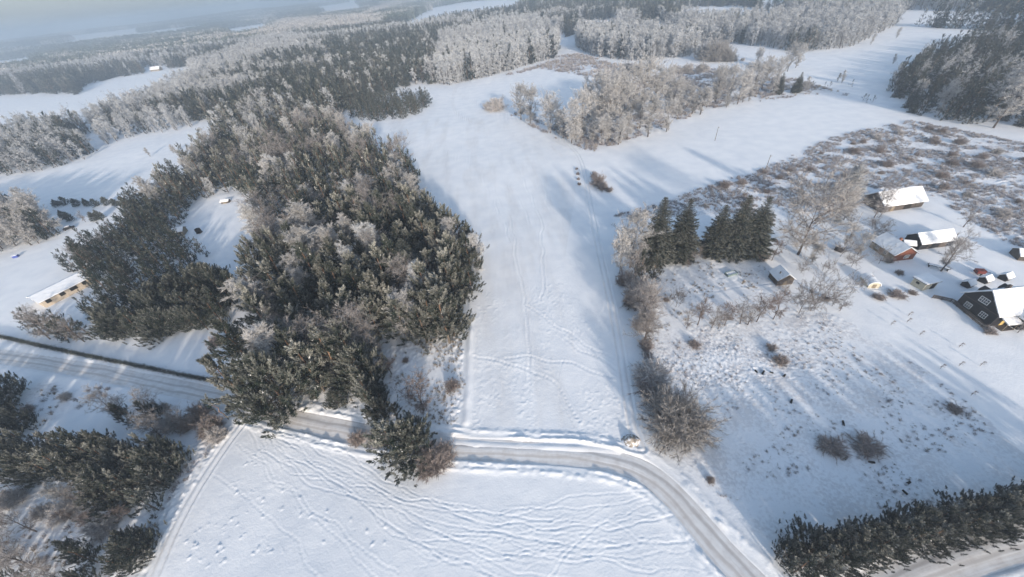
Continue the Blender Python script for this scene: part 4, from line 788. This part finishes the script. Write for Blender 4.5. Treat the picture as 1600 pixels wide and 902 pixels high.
for k, (px, py) in enumerate([(103, 342), (112, 345), (150, 345), (158, 342)]): tpx('pine_low%d' % (k % 3), px, py, -4.8, 'low dark pine in the short clump below the hedgerow', 'low pines below the left hedgerow', .9)
tpx('bare1', 134, 347, -5.5, 'brown bare bush tree between the low pines of the short clump', None, .9)

# ------------------------------------------------------------------ woods
roadpts = np.concatenate([l[1] for l in LINES])
trackpts = np.concatenate([catmull([flat(*p) for p in q], 2) for q in ([(1003, 700), (978, 600), (950, 450), (920, 310), (885, 222), (790, 176), (702, 128)], [(395, 648), (345, 708), (272, 830), (215, 960)])])
WOOD = {'pine': [], 'broad': []}
def scatter(pts, sp, mixk, hr, where, wide=(.85, 1.1), jit=.38, clear=3.2):
    poly = np.array(gpoly(pts)); x0, y0 = poly.min(0); x1, y1 = poly.max(0); xs = np.arange(x0, x1, sp); ys = np.arange(y0, y1, sp*.87)
    X, Y = np.meshgrid(xs, ys); X[1::2] += sp/2; X = X.ravel()+rng.uniform(-jit, jit, X.size)*sp; Y = Y.ravel()+rng.uniform(-jit, jit, Y.size)*sp
    m = inpoly(X, Y, poly); X, Y = X[m], Y[m]; keys = list(mixk); w_ = np.array([mixk[k] for k in keys], float); w_ /= w_.sum()
    for x, y in zip(X, Y):
        if np.hypot(roadpts[:, 0]-x, roadpts[:, 1]-y).min() < clear+1.2 or np.hypot(trackpts[:, 0]-x, trackpts[:, 1]-y).min() < clear: continue
        k = keys[int(rng.choice(len(keys), p=w_))]; h = rng.uniform(*hr)
        if k in ('littlepine',): h = 4
        fam = 'pine' if k.startswith(('pine', 'spruce', 'littlepine')) else 'broad'
        WOOD[fam].append((math.hypot(x, y), x, y, h, k, rng.uniform(*wide), where))
MAIN = [(385, 640, 0), (440, 648, 0), (500, 642, 0), (520, 612, 0), (585, 592, 0), (600, 552, 0), (615, 528, 0), (660, 535, 0), (725, 528, 0), (732, 480, 0), (735, 455, 0), (752, 400, 6), (745, 375, 10), (690, 335, 12), (650, 305, 2), (655, 264, 2), (640, 250, 5), (570, 200, 14), (520, 170, 17), (430, 128, 17), (340, 150, 17), (300, 205, 17), (225, 300, 8), (215, 325, 0), (285, 330, 0), (330, 308, 0), (405, 308, 0), (398, 370, 4), (390, 430, 7), (368, 465, 9), (360, 530, 8), (368, 590, 4)]
scatter(MAIN, 5.7, {'pine_frosty': 4, 'pine_mid': 4, 'pine_dark': 1.5, 'column': .5, 'birch': .7, 'bare': .7, 'spruce': .35}, (9.5, 19), 'the big wood beside the long snowfield', (1.1, 1.5))
scatter([(400, 645, 0), (520, 640, 0), (560, 628, 0), (600, 650, 0), (610, 640, 0), (585, 600, 0), (560, 600, 0), (480, 625, 0)], 4.6, {'pine_low': 2, 'pine_mid': 1}, (4.5, 7.5), 'the road edge of the big wood', (.8, 1.0), .38, 2.2)
scatter([(105, 410, 0), (150, 360, 6), (225, 328, 5), (275, 345, 6), (285, 372, 3), (316, 384, 5), (312, 416, 0), (296, 440, 0), (335, 430, 6), (372, 425, 6), (362, 520, 0), (300, 528, 0), (175, 528, 0), (150, 505, 0), (165, 470, 0)], 4.8, {'pine_dark': 4, 'pine_low': 3, 'pine_mid': 1}, (8, 11), 'the low dark pine grove beside the farm building', (1.0, 1.25))
scatter([(20, 512, 0), (70, 528, 0), (140, 543, 0), (150, 520, 0), (60, 503, 0)], 3.8, {'pine_dark': 3, 'pine_mid': 1, 'bare': 1, 'column': .6}, (7, 10), 'the clump left of the low dark pine grove', (1.0, 1.3))
scatter([(208, 312, 0), (300, 318, 0), (290, 352, 0), (228, 362, 0), (200, 345, 0)], 4.8, {'pine_dark': 3, 'pine_mid': 1}, (8, 11), 'the narrow pine neck joining grove and big wood', (1.0, 1.25))
SH = {'frostshrub': 2, 'shrub': 3, 'birch': .5, 'sapling': 1}
scatter([(255, 640, 0), (330, 640, 0), (372, 668, 0), (345, 705, 0), (325, 700, 0), (270, 670, 0)], 4.6, SH, (3, 5), 'the shrubs where driveway meets road', (.8, 1.1), .4, 2.6)
scatter([(-60, 742, 0), (60, 755, 0), (190, 792, 0), (235, 806, 0), (255, 840, 0), (235, 850, 0), (160, 830, 0), (90, 850, 0), (60, 800, 0), (-60, 800, 0)], 4.8, SH, (2.5, 4.6), 'the rough clearing below the near pine strip', (.9, 1.2), .4, 2.4)
scatter([(0, 625, 0), (60, 618, 0), (130, 625, 0), (110, 655, 0), (40, 645, 0)], 6, SH, (2, 4), 'the rough bank left of the near pines', (.9, 1.2))
scatter([(1030, 318, 0), (1195, 265, 0), (1300, 222, 0), (1425, 196, 0), (1600, 230, 0), (1640, 400, 0), (1560, 362, 0), (1460, 300, 0), (1370, 288, 0), (1250, 325, 0), (1130, 328, 0)], 12.5, {'shrub': 3, 'frostshrub': 1}, (1.4, 3.2), 'the wide scrub field behind the barns', (1.0, 1.6), .45)
scatter([(95, 425, 0), (110, 395, 0), (160, 380, 0), (200, 350, 0), (225, 330, 0), (240, 345, 0), (170, 400, 0), (140, 428, 0)], 5.5, {'pine_dark': 3, 'pine_low': 2, 'bare': .6}, (5.5, 8), 'the ragged left fringe of the low dark pine grove', (1.0, 1.25))
scatter([(10, 705, 3), (100, 685, 4), (200, 695, 4), (250, 700, 4), (312, 722, 0), (298, 775, 0), (272, 812, 0), (235, 800, 0), (190, 785, 0), (60, 748, 0), (0, 725, 0)], 3.5, {'pine_mid': 4, 'pine_frosty': 2, 'pine_dark': 2, 'pine_low': 1}, (8.5, 11.5), 'the near pine strip left of the driveway')
scatter([(-140, 600, 5), (0, 600, 4), (45, 640, 3), (80, 675, 0), (30, 690, 0), (-140, 690, 0)], 5, {'pine_dark': 3, 'pine_low': 1}, (7, 10), 'the dark pines at the lower left edge')
scatter([(-140, 700, 4), (-5, 690, 4), (30, 715, 0), (10, 745, 0), (-140, 770, 0)], 5, {'pine_dark': 3, 'pine_low': 1}, (7, 10), 'the dark pines at the lower left edge')
scatter([(95, 860, 4), (170, 828, 3), (235, 838, 0), (240, 875, 0), (215, 930, 0), (90, 960, 0)], 4.8, {'pine_dark': 3, 'pine_low': 2, 'bare': .5}, (6, 9), 'the bottom left pine clump')
scatter([(130, 640, 2), (200, 610, 2), (290, 640, 2), (320, 665, 0), (290, 700, 0), (200, 680, 0)], 4.6, {'bare': 4, 'column': .8, 'pine_dark': .5}, (6, 9), 'the bare thicket behind the near pine strip')
scatter([(-60, 800, 0), (60, 800, 0), (100, 850, 0), (80, 960, 0), (-60, 960, 0)], 4.8, {'bare': 3, 'pine_dark': .8, 'birch': 1}, (6, 10), 'the bare thicket in the bottom left corner')
scatter([(60, 750, 0), (180, 790, 0), (160, 820, 0), (60, 800, 0)], 7.5, {'bare': 2, 'birch': .5}, (5, 8), 'the bare thicket in the bottom left corner')
scatter([(548, 184, 0), (575, 192, 0), (645, 184, 0), (674, 164, 0), (668, 155, 0), (640, 156, 0), (560, 165, 0)], 5.4, {'pine_dark': 1, 'pine_mid': 1}, (9, 11), 'the dense pine island in the upper field')
scatter([(1385, 158, 0), (1400, 122, 0), (1440, 98, 0), (1470, 82, 0), (1530, 66, 0), (1800, 66, 0), (1800, 235, 0), (1600, 200, 0), (1500, 193, 0), (1440, 183, 0)], 7.2, {'pine_dark': 6, 'broad': .7, 'spruce': 1.5}, (11, 15.5), 'the tall dark wood at the upper right', (.8, 1.0))
scatter([(-330, 460, 0), (0, 398, 0), (55, 385, 0), (95, 363, 0), (60, 340, 0), (0, 330, 0), (-330, 380, 0)], 6.0, {'birch': 3, 'broad': 1.2, 'pine_dark': 1.0}, (13, 18), 'the frosted wood at the left edge of the snowfield')
scatter([(0, 275, 0), (60, 268, 0), (135, 248, 0), (150, 236, 0), (120, 224, 0), (60, 215, 0), (0, 215, 0), (-250, 250, 0), (-250, 330, 0)], 7.0, {'birch': 2, 'pine_dark': 2.6, 'broad': .8}, (12, 17), 'the frosted wood beyond the left snowfield')
scatter([(150, 232, 0), (225, 210, 0), (300, 203, 0), (310, 185, 0), (240, 190, 0), (170, 210, 0)], 7.5, {'birch': 3, 'column': 1, 'pine_dark': .5}, (10, 16), 'the frosted avenue trees beyond the left snowfield')
scatter([(680, 131, 0), (700, 133, 0), (760, 122, 0), (868, 90, 0), (874, 72, 0), (800, 80, 0), (700, 100, 0)], 5.5, {'column': 6, 'birch': .5, 'pine_dark': 1.0}, (17, 23), 'the frosted birch belt above the long snowfield')
scatter([(900, 74, 0), (930, 90, 0), (1000, 97, 0), (1085, 88, 0), (1092, 75, 0), (1000, 66, 0), (905, 55, 0)], 5.6, {'column': 6, 'birch': .5, 'pine_dark': .5}, (16, 21), 'the dense frosted birch wood behind the scrub')
for k, (px, py, h) in enumerate([(283, 248, 8), (235, 245, 6), (272, 240, 6), (1395, 100, 6), (1400, 60, 8), (1360, 70, 8), (1315, 130, 7), (1308, 128, 5)]): tpx('birch%d' % (k % 3), px, py, -h, 'lone faint frosted tree on an open snowfield', 'lone frosted trees on open snow', 1)
for k, (px, py) in enumerate([(1268, 137), (1287, 139), (1295, 138), (1330, 135), (1348, 158), (1353, 160), (1362, 161), (1451, 176), (1462, 181), (1478, 186), (1600, 205), (680, 128), (640, 136), (1452, 176)]): tpx('littlepine%d' % (k % 2), px, py, -4.0, 'small dark young conifer dotting the upper right snow', 'young conifers on the upper right snow', 1.1)
LOOK = {'pine_frosty': 'silver frosted pine', 'pine_mid': 'lightly frosted pine', 'pine_dark': 'dark green pine', 'pine_low': 'low rounded dark pine', 'spruce': 'pointed spruce', 'littlepine': 'young pine', 'column': 'narrow white frosted birch', 'birch': 'white frosted birch', 'bare': 'grey bare tree', 'broad': 'broad frosted tree', 'frostshrub': 'pale frosted shrub', 'shrub': 'brown leafless shrub', 'sapling': 'thin bare sapling'}
LOC2 = {'pine': [], 'broad': []}
def where2(w_, x, y):
    if 'big wood beside' in w_:
        px, py = proj(x, y, 8.0)
        return w_+(', near its road end' if py > 450 else ', in its middle' if py > 300 else ', towards its far end')
    return w_
for fam, cap in (('pine', 268), ('broad', 285)):
    L_ = sorted(WOOD[fam]); keep = L_[:cap]; LOC2[fam] = L_[cap:]
    for d, x, y, h, k, wd, wh in keep:
        w2 = where2(wh, x, y); lb = LOOK[k]+' in '+w2; tree(k+str(int(rng.integers(2 if k in ('littlepine', 'sapling') else 3))), x, y, h, lb, LOOK[k].replace('birch', 'birche')+'s in '+w2.replace(', ', ' '), wd)
    print(fam, len(L_))

# ------------------------------------------------------------------ far woods and ground cover: uncountable stuff on points
def proto_collection(name, meshes):
    c = bpy.data.collections.new(name)
    for i, m in enumerate(meshes): o = bpy.data.objects.new('%s_%02d' % (name, i), m); c.objects.link(o)
    return c
def join(tc, mats, name):
    v = []; f = []; c = []; n = 0; mi = []
    for k, mb in enumerate(tc):
        for a_, b_, c_ in zip(mb.v, mb.f, mb.c): v.append(a_); f.append(b_-0+n); c.append(c_); mi.append(np.full(len(b_), k))
        n += mb.n
    q = MB(); q.v = v; q.f = f; q.c = c; q.n = n; m = q.mesh(name, mats[0]); m.materials.append(mats[1]); m.polygons.foreach_set('material_index', np.concatenate(mi).astype(np.int32)); return m
def stuff(name, pts, idx_, scl, rot, c, zs=None):
    m = bpy.data.meshes.new(name); m.vertices.add(len(pts)); m.vertices.foreach_set('co', np.asarray(pts, float).ravel())
    zs = scl if zs is None else zs
    for an, ty, dat in (('idx', 'INT', np.asarray(idx_, np.int32)), ('rot', 'FLOAT', rot)): a_ = m.attributes.new(an, ty, 'POINT'); a_.data.foreach_set('value', dat)
    a_ = m.attributes.new('scl', 'FLOAT_VECTOR', 'POINT'); a_.data.foreach_set('vector', np.stack([scl, scl, zs], 1).ravel())
    o = linkobj(name, m); g_ = bpy.data.node_groups.new(name, 'GeometryNodeTree'); g_.interface.new_socket('Geometry', in_out='INPUT', socket_type='NodeSocketGeometry'); g_.interface.new_socket('Geometry', in_out='OUTPUT', socket_type='NodeSocketGeometry')
    gi = g_.nodes.new('NodeGroupInput'); go = g_.nodes.new('NodeGroupOutput'); ip = g_.nodes.new('GeometryNodeInstanceOnPoints'); ci = g_.nodes.new('GeometryNodeCollectionInfo')
    ci.inputs['Collection'].default_value = c; ci.inputs['Separate Children'].default_value = True; ci.inputs['Reset Children'].default_value = True
    def na(nm, ty): x_ = g_.nodes.new('GeometryNodeInputNamedAttribute'); x_.data_type = ty; x_.inputs['Name'].default_value = nm; return x_.outputs['Attribute']
    cx = g_.nodes.new('ShaderNodeCombineXYZ'); L = g_.links.new
    L(gi.outputs[0], ip.inputs['Points']); L(ci.outputs[0], ip.inputs['Instance']); ip.inputs['Pick Instance'].default_value = True; L(na('idx', 'INT'), ip.inputs['Instance Index']); L(na('rot', 'FLOAT'), cx.inputs[2]); L(cx.outputs[0], ip.inputs['Rotation']); L(na('scl', 'FLOAT_VECTOR'), ip.inputs['Scale']); L(ip.outputs[0], go.inputs[0])
    md = o.modifiers.new('scatter', 'NODES'); md.node_group = g_; tag(o, kind='stuff'); return o
mids = [join(gen_pine(200+i, 15, 3.0+.4*i, .10, (.6, .38, .22, .12)[i], .38, top=.25), (m_bark, m_needle), 'c') for i in range(4)]+[join(gen_spruce(210+i, 20, 3.4, .35, .4), (m_bark, m_needle), 'c') for i in range(2)]
midd = [join(gen_decid(220+i, 15, (2.3, 2.3, 2.9, 2.9, 4.4)[i], .05, 22, 1.1, det=.4, shape='oval', dense=1.0, frost=(.62, .635, .65) if i < 4 else (.50, .50, .51), inner=(.33, .34, .36)), (m_bark, m_twig), 'd') for i in range(5)]
CF = proto_collection('conifer_kinds', mids); CD = proto_collection('broadleaf_kinds', midd)
KI = {'pine_frosty': 0, 'pine_mid': 1, 'pine_dark': 2, 'pine_low': 3, 'spruce': 4, 'littlepine': 3}; KD = {'column': 0, 'birch': 2, 'broad': 4, 'bare': 4}
px_c = [(x, y, h, KI[k]) for d, x, y, h, k, wd, wh in LOC2['pine']]; px_d = [(x, y, h, KD[k]+(int(rng.integers(2)) if KD[k] < 4 else 0)) for d, x, y, h, k, wd, wh in LOC2['broad'] if k in KD]
LINE = np.array([(-900, 420), (-300, 310), (0, 215), (60, 215), (120, 224), (150, 205), (240, 185), (300, 190), (330, 190), (430, 172), (520, 186), (545, 176), (600, 152), (640, 133), (684, 131), (700, 100), (800, 78), (880, 60), (905, 52), (1000, 62), (1092, 70), (1160, 70), (1250, 82), (1330, 74), (1400, 40), (1500, 46), (1600, 50), (1700, 55), (2600, 40)], float)
CLEAR = [[(-300, 190), (0, 150), (60, 147), (120, 148), (140, 132), (180, 122), (240, 113), (300, 103), (305, 128), (245, 162), (205, 175), (150, 195), (60, 205), (0, 220), (-300, 258)], [(606, 52), (660, 20), (720, 7), (790, -2), (850, -4), (800, 22), (700, 34), (640, 52)], [(1045, 26), (1070, 12), (1150, 10), (1210, 20), (1240, 38), (1150, 40), (1080, 42)],
         [(1400, 16), (1500, 18), (1640, 24), (1640, 44), (1500, 42), (1400, 40)], [(940, 52), (1020, 36), (1060, 38), (1010, 58)], [(1180, -4), (1240, -6), (1250, 16), (1190, 18)], [(60, 158), (200, 160), (140, 205), (40, 208)], [(345, 48), (420, 36), (430, 50), (360, 64)], [(490, 12), (560, 2), (575, 16), (505, 26)], [(900, 36), (955, 30), (970, 52), (900, 56)], [(225, 105), (262, 103), (262, 126), (225, 130)], [(850, 58), (885, 55), (885, 78), (850, 80)], [(1380, -22), (1500, -22), (1510, -6), (1390, -6)], [(1025, 50), (1055, 50), (1055, 72), (1025, 72)], [(-200, 110), (60, 95), (80, 104), (-200, 130)], [(100, 58), (220, 44), (225, 52), (110, 68)], [(860, 0), (940, -6), (945, 4), (870, 10)], [(1290, 2), (1370, 0), (1370, 12), (1300, 14)]]
BIRCHY = [[(680, 131), (700, 133), (868, 90), (880, 50), (800, 38), (690, 70)], [(900, 74), (1092, 90), (1092, 50), (960, 35), (900, 45)], [(1060, 75), (1330, 80), (1410, 38), (1380, 15), (1250, 25), (1060, 32)], [(400, 60), (520, 55), (600, 45), (600, 30), (450, 35)], [(230, 170), (330, 140), (420, 100), (500, 70), (430, 60), (300, 120)], [(560, 36), (640, 10), (780, -10), (700, -12), (600, 8)], [(180, 200), (330, 160), (310, 130), (240, 155)]]
def ring(d0, d1, sp):
    xs = np.arange(-d1*1.75, d1*1.75, sp); ys = np.arange(40, d1, sp*.87); X, Y = np.meshgrid(xs, ys); X = X.ravel()+rng.uniform(-.42, .42, X.size)*sp; Y = Y.ravel()+rng.uniform(-.42, .42, Y.size)*sp
    D_ = np.hypot(X, Y); m = (D_ > d0) & (D_ < d1) & (abs(X) < Y*2.1+150); X, Y = X[m], Y[m]; PX, PY = proj(X, Y, bilv(Z, X, Y)); m = (PX > -650) & (PX < 2250) & (PY < np.interp(PX, LINE[:, 0], LINE[:, 1]))
    X, Y, PX, PY = X[m], Y[m], PX[m], PY[m]
    for c in CLEAR: k = ~inpoly(PX, PY, c); X, Y, PX, PY = X[k], Y[k], PX[k], PY[k]
    tt = fbm(X/900, Y/500, 401); k = (DG := (tt < .66)) | (np.hypot(X, Y) < 1200); X, Y, PX, PY = X[k], Y[k], PX[k], PY[k]
    bm = np.zeros(len(X), bool)
    for c in BIRCHY: bm |= inpoly(PX, PY, c)
    t1 = fbm(X/200, Y/90, 402); pb = np.where(bm, .92, np.where(t1 > .63, .8, .05)); isb = rng.random(len(X)) < pb
    return X, Y, isb
for d0, d1, sp, hs in ((200, 650, 6.3, 1.0), (650, 1300, 8.5, 1.12)):
    X, Y, isb = ring(d0, d1, sp)
    for x, y, b_ in zip(X, Y, isb):
        h = rng.uniform(13, 20)*hs
        if b_: px_d.append((x, y, h, int(rng.integers(0, 4)) if rng.random() < .8 else 4))
        else: px_c.append((x, y, h, int(rng.choice([0, 1, 1, 2, 2, 3, 4, 5]))))
    print('ring', d0, len(X))
def put(name, L_, c, nsp):
    A_ = np.array(L_, float); z = bilv(Z, A_[:, 0], A_[:, 1])-.2; s_ = A_[:, 2]/15.; s_ = np.where(A_[:, 3] >= 4, A_[:, 2]/(20. if c is CF else 15.), s_)
    stuff(name, np.stack([A_[:, 0], A_[:, 1], z], 1), A_[:, 3].astype(int), s_*rng.uniform(.95, 1.25, len(s_)), rng.uniform(0, 6.28, len(s_)), c, s_)
put('conifer_wood', px_c, CF, 6); put('frosted_birch_wood', px_d, CD, 5)
# very far: patches of wood, a dozen rough trees each
def patch(seed, con):
    r = np.random.default_rng(seed); C = MB(); k = 26
    for i in range(k):
        x, y = r.uniform(-22, 22, 2); h = r.uniform(13, 21); n_ = 26; cz = np.sort(r.random(n_)); rad = (2.6 if con else 3.0)*np.clip(1.15-cz, .1, 1)**.7
        az = r.random(n_)*6.28; o = np.stack([x+np.cos(az)*rad*.5, y+np.sin(az)*rad*.5, h*(.15+.8*cz)], 1); d = np.stack([np.cos(az), np.sin(az), .7+0*az], 1)+r.normal(size=(n_, 3))*.4
        g_ = (np.array([.03, .045, .03])+(FROST-.03)*r.random()*.45) if con else np.array([.54, .52, .51])*r.uniform(.75, 1.05); blades(C, o, d, r.uniform(2.4, 4.2, n_), r.uniform(1.6, 2.6, n_), g_*.8, g_, r)
    return C.mesh('patch', m_needle if con else m_twig)
CP = proto_collection('wood_patches', [patch(300+i, i < 3) for i in range(5)])
pts = []
for d0, d1, sp in ((1300, 2600, 30), (2600, 6500, 46)):
    X, Y, isb = ring(d0, d1, sp); pts += [(x, y, (int(rng.integers(3, 5)) if b_ else int(rng.integers(0, 3))), sp/30.) for x, y, b_ in zip(X, Y, isb)]
A_ = np.array(pts); stuff('distant_forest', np.stack([A_[:, 0], A_[:, 1], bilv(Z, A_[:, 0], A_[:, 1])-.5], 1), A_[:, 2].astype(int), A_[:, 3]*1.0, rng.uniform(0, 6.28, len(A_)), CP, np.full(len(A_), 1.15))
print('patches', len(A_))
# ground cover
def tuft(seed, n_=26, h=.9, c0=(.13, .10, .09), c1=(.42, .37, .35), rad=.45, snow=.3):
    r = np.random.default_rng(seed); C = MB(); o = np.concatenate([r.normal(size=(n_, 2))*rad*.5, np.zeros((n_, 1))], 1); d = np.concatenate([r.normal(size=(n_, 2))*.5, np.ones((n_, 1))], 1); k = r.random((n_, 1))
    c1_ = np.where(r.random((n_, 1)) < snow, .72, np.array(c1)*(.7+.5*k)); blades(C, o, d, h*r.uniform(.5, 1.2, n_), .07+.05*r.random(n_), np.array(c0), c1_, r)
    e = o+norm(d)*h*.5; blades(C, e, d+r.normal(size=(n_, 3))*.7, h*.5*r.uniform(.5, 1.1, n_), .06, np.array(c0)*1.3, c1_, r); return C.mesh('tuft', m_weed)
CT = proto_collection('weed_kinds', [tuft(400, 34, 1.5, (.10, .08, .09), (.36, .32, .34), 1.0, .42), tuft(401, 30, 1.2, (.12, .095, .10), (.42, .38, .39), .8, .55), tuft(402, 20, .7, (.16, .13, .10), (.45, .40, .34), .4, .35), tuft(403, 16, .5, (.12, .12, .09), (.50, .47, .44), .35, .5), tuft(404, 22, 1.0, (.15, .12, .085), (.40, .33, .25), .4, .1)])
def cover(name, poly, dens, kinds, th, nsc, smin, smax, seed):
    P_ = np.array(poly); x0, y0 = P_.min(0); x1, y1 = P_.max(0); n_ = int((x1-x0)*(y1-y0)*dens); X = rng.uniform(x0, x1, n_); Y = rng.uniform(y0, y1, n_)
    m = inpoly(X, Y, poly) & (fbm(X/nsc, Y/nsc, seed)+.22*(rng.random(n_)-.5) > th) & (bilv(RUF, X, Y) > .1); X, Y = X[m], Y[m]
    stuff(name, np.stack([X, Y, bilv(Z, X, Y)-.03], 1), rng.choice(kinds, len(X)), rng.uniform(smin, smax, len(X)), rng.uniform(0, 6.28, len(X)), CT); print(name, len(X))
cover('scrub_cover', SCRUB, 1.6, [0, 1, 1, 2, 3], .45, 5, .4, .9, 501)
cover('meadow_weeds', MEADOW, 1.3, [1, 2, 3, 3, 3], .59, 6, .25, .55, 502)
cover('bank_grass', VERGE, 2.0, [2, 3, 4], .5, 5, .4, .8, 503)
cover('grove_undergrowth', GROVE, .35, [0, 1, 4], .45, 9, .8, 1.5, 504)
cover('far_field_reeds', FARSCRUB, .16, [0, 1, 4], .35, 20, 1.2, 2.2, 505)
cover('thicket_undergrowth', LEFTROUGH, .6, [0, 1, 3, 4], .52, 7, .5, 1.0, 506)
cover('garden_weeds', YARDW, .7, [2, 3, 4], .58, 5, .4, .9, 507)
# low clipped conifer hedge along the left road
hp = catmull([G(*p)[:2] for p in [(-60, 517), (0, 527), (60, 541), (150, 560), (250, 580), (330, 596), (378, 605)]], .35); r = np.random.default_rng(9); C = MB(); T = MB(); n_ = len(hp); hb = np.array([hp[0][0], hp[0][1], 0])
for k in range(60):
    w_ = r.normal(size=n_)*.36; zz = bilv(Z, hp[:, 0], hp[:, 1]); pz = r.random(n_)*(1.05+.35*vnoise(np.arange(n_)/3., np.zeros(n_), 4)); o = np.stack([hp[:, 0]+w_, hp[:, 1]+r.normal(size=n_)*.28, zz+pz], 1)-hb
    g_ = GREEN0+(GREEN1-GREEN0)*r.random((n_, 1)); fr = (r.random((n_, 1))*.45); blades(C, o, r.normal(size=(n_, 3))+np.array([0, 0, .6]), .22+.2*r.random(n_), .10, g_, g_+(FROST-g_)*fr, r)
for k in range(0, n_, 3): T.add([(hp[k][0]-hb[0]+a_, hp[k][1]-hb[1]+b_, zz[k]+c_) for a_, b_, c_ in ((-.04, 0, -.1), (.04, 0, -.1), (0, .02, .8))], [(0, 1, 2)], (.08, .06, .05))
t = linkobj('hedge', None, None, tuple(hb)); tag(t, 'long low dark conifer hedge along the left road', 'hedge'); linkobj('foliage', C.mesh('foliage', m_needle), t); linkobj('stems', T.mesh('stems', m_bark), t)

# ------------------------------------------------------------------ give every countable repeat its own place in its row
ORD = 'first second third fourth fifth sixth seventh eighth ninth tenth eleventh twelfth thirteenth fourteenth fifteenth sixteenth seventeenth eighteenth nineteenth twentieth twenty-first twenty-second twenty-third twenty-fourth twenty-fifth twenty-sixth twenty-seventh twenty-eighth twenty-ninth thirtieth thirty-first thirty-second thirty-third thirty-fourth thirty-fifth thirty-sixth thirty-seventh thirty-eighth thirty-ninth fortieth'.split()
bpy.context.view_layer.update(); BYL = {}
for ob in list(col.objects):
    if ob.get('group') and ob.get('category'): BYL.setdefault(ob['label'], []).append(ob)
for lb, L_ in BYL.items():
    if 1 < len(L_) <= 40 and not ('big wood beside' in lb and len(L_) > 12):
        L_.sort(key=lambda o_: float(proj(*o_.matrix_world.translation)[0]))
        for k, o_ in enumerate(L_): o_['label'] = ORD[k]+' from the left: '+lb if len(lb.split()) <= 12 else ORD[k]+' from left: '+' '.join(lb.split()[:13])

tx = bpy.data.textures.new('drift', 'CLOUDS'); tx.noise_scale = 1.1
for ob in col.objects:
    if ob.name.startswith('snow_cover'):
        for md in list(ob.modifiers): ob.modifiers.remove(md)
        a_ = ob.modifiers.new('s', 'SUBSURF'); a_.subdivision_type = 'SIMPLE'; a_.levels = a_.render_levels = 4
        d_ = ob.modifiers.new('d', 'DISPLACE'); d_.texture = tx; d_.strength = .16; d_.mid_level = .62; d_.texture_coords = 'GLOBAL'
        w_ = ob.modifiers.new('w', 'DISPLACE'); w_.texture = tx; w_.strength = .12; w_.direction = 'X'; w_.texture_coords = 'GLOBAL'
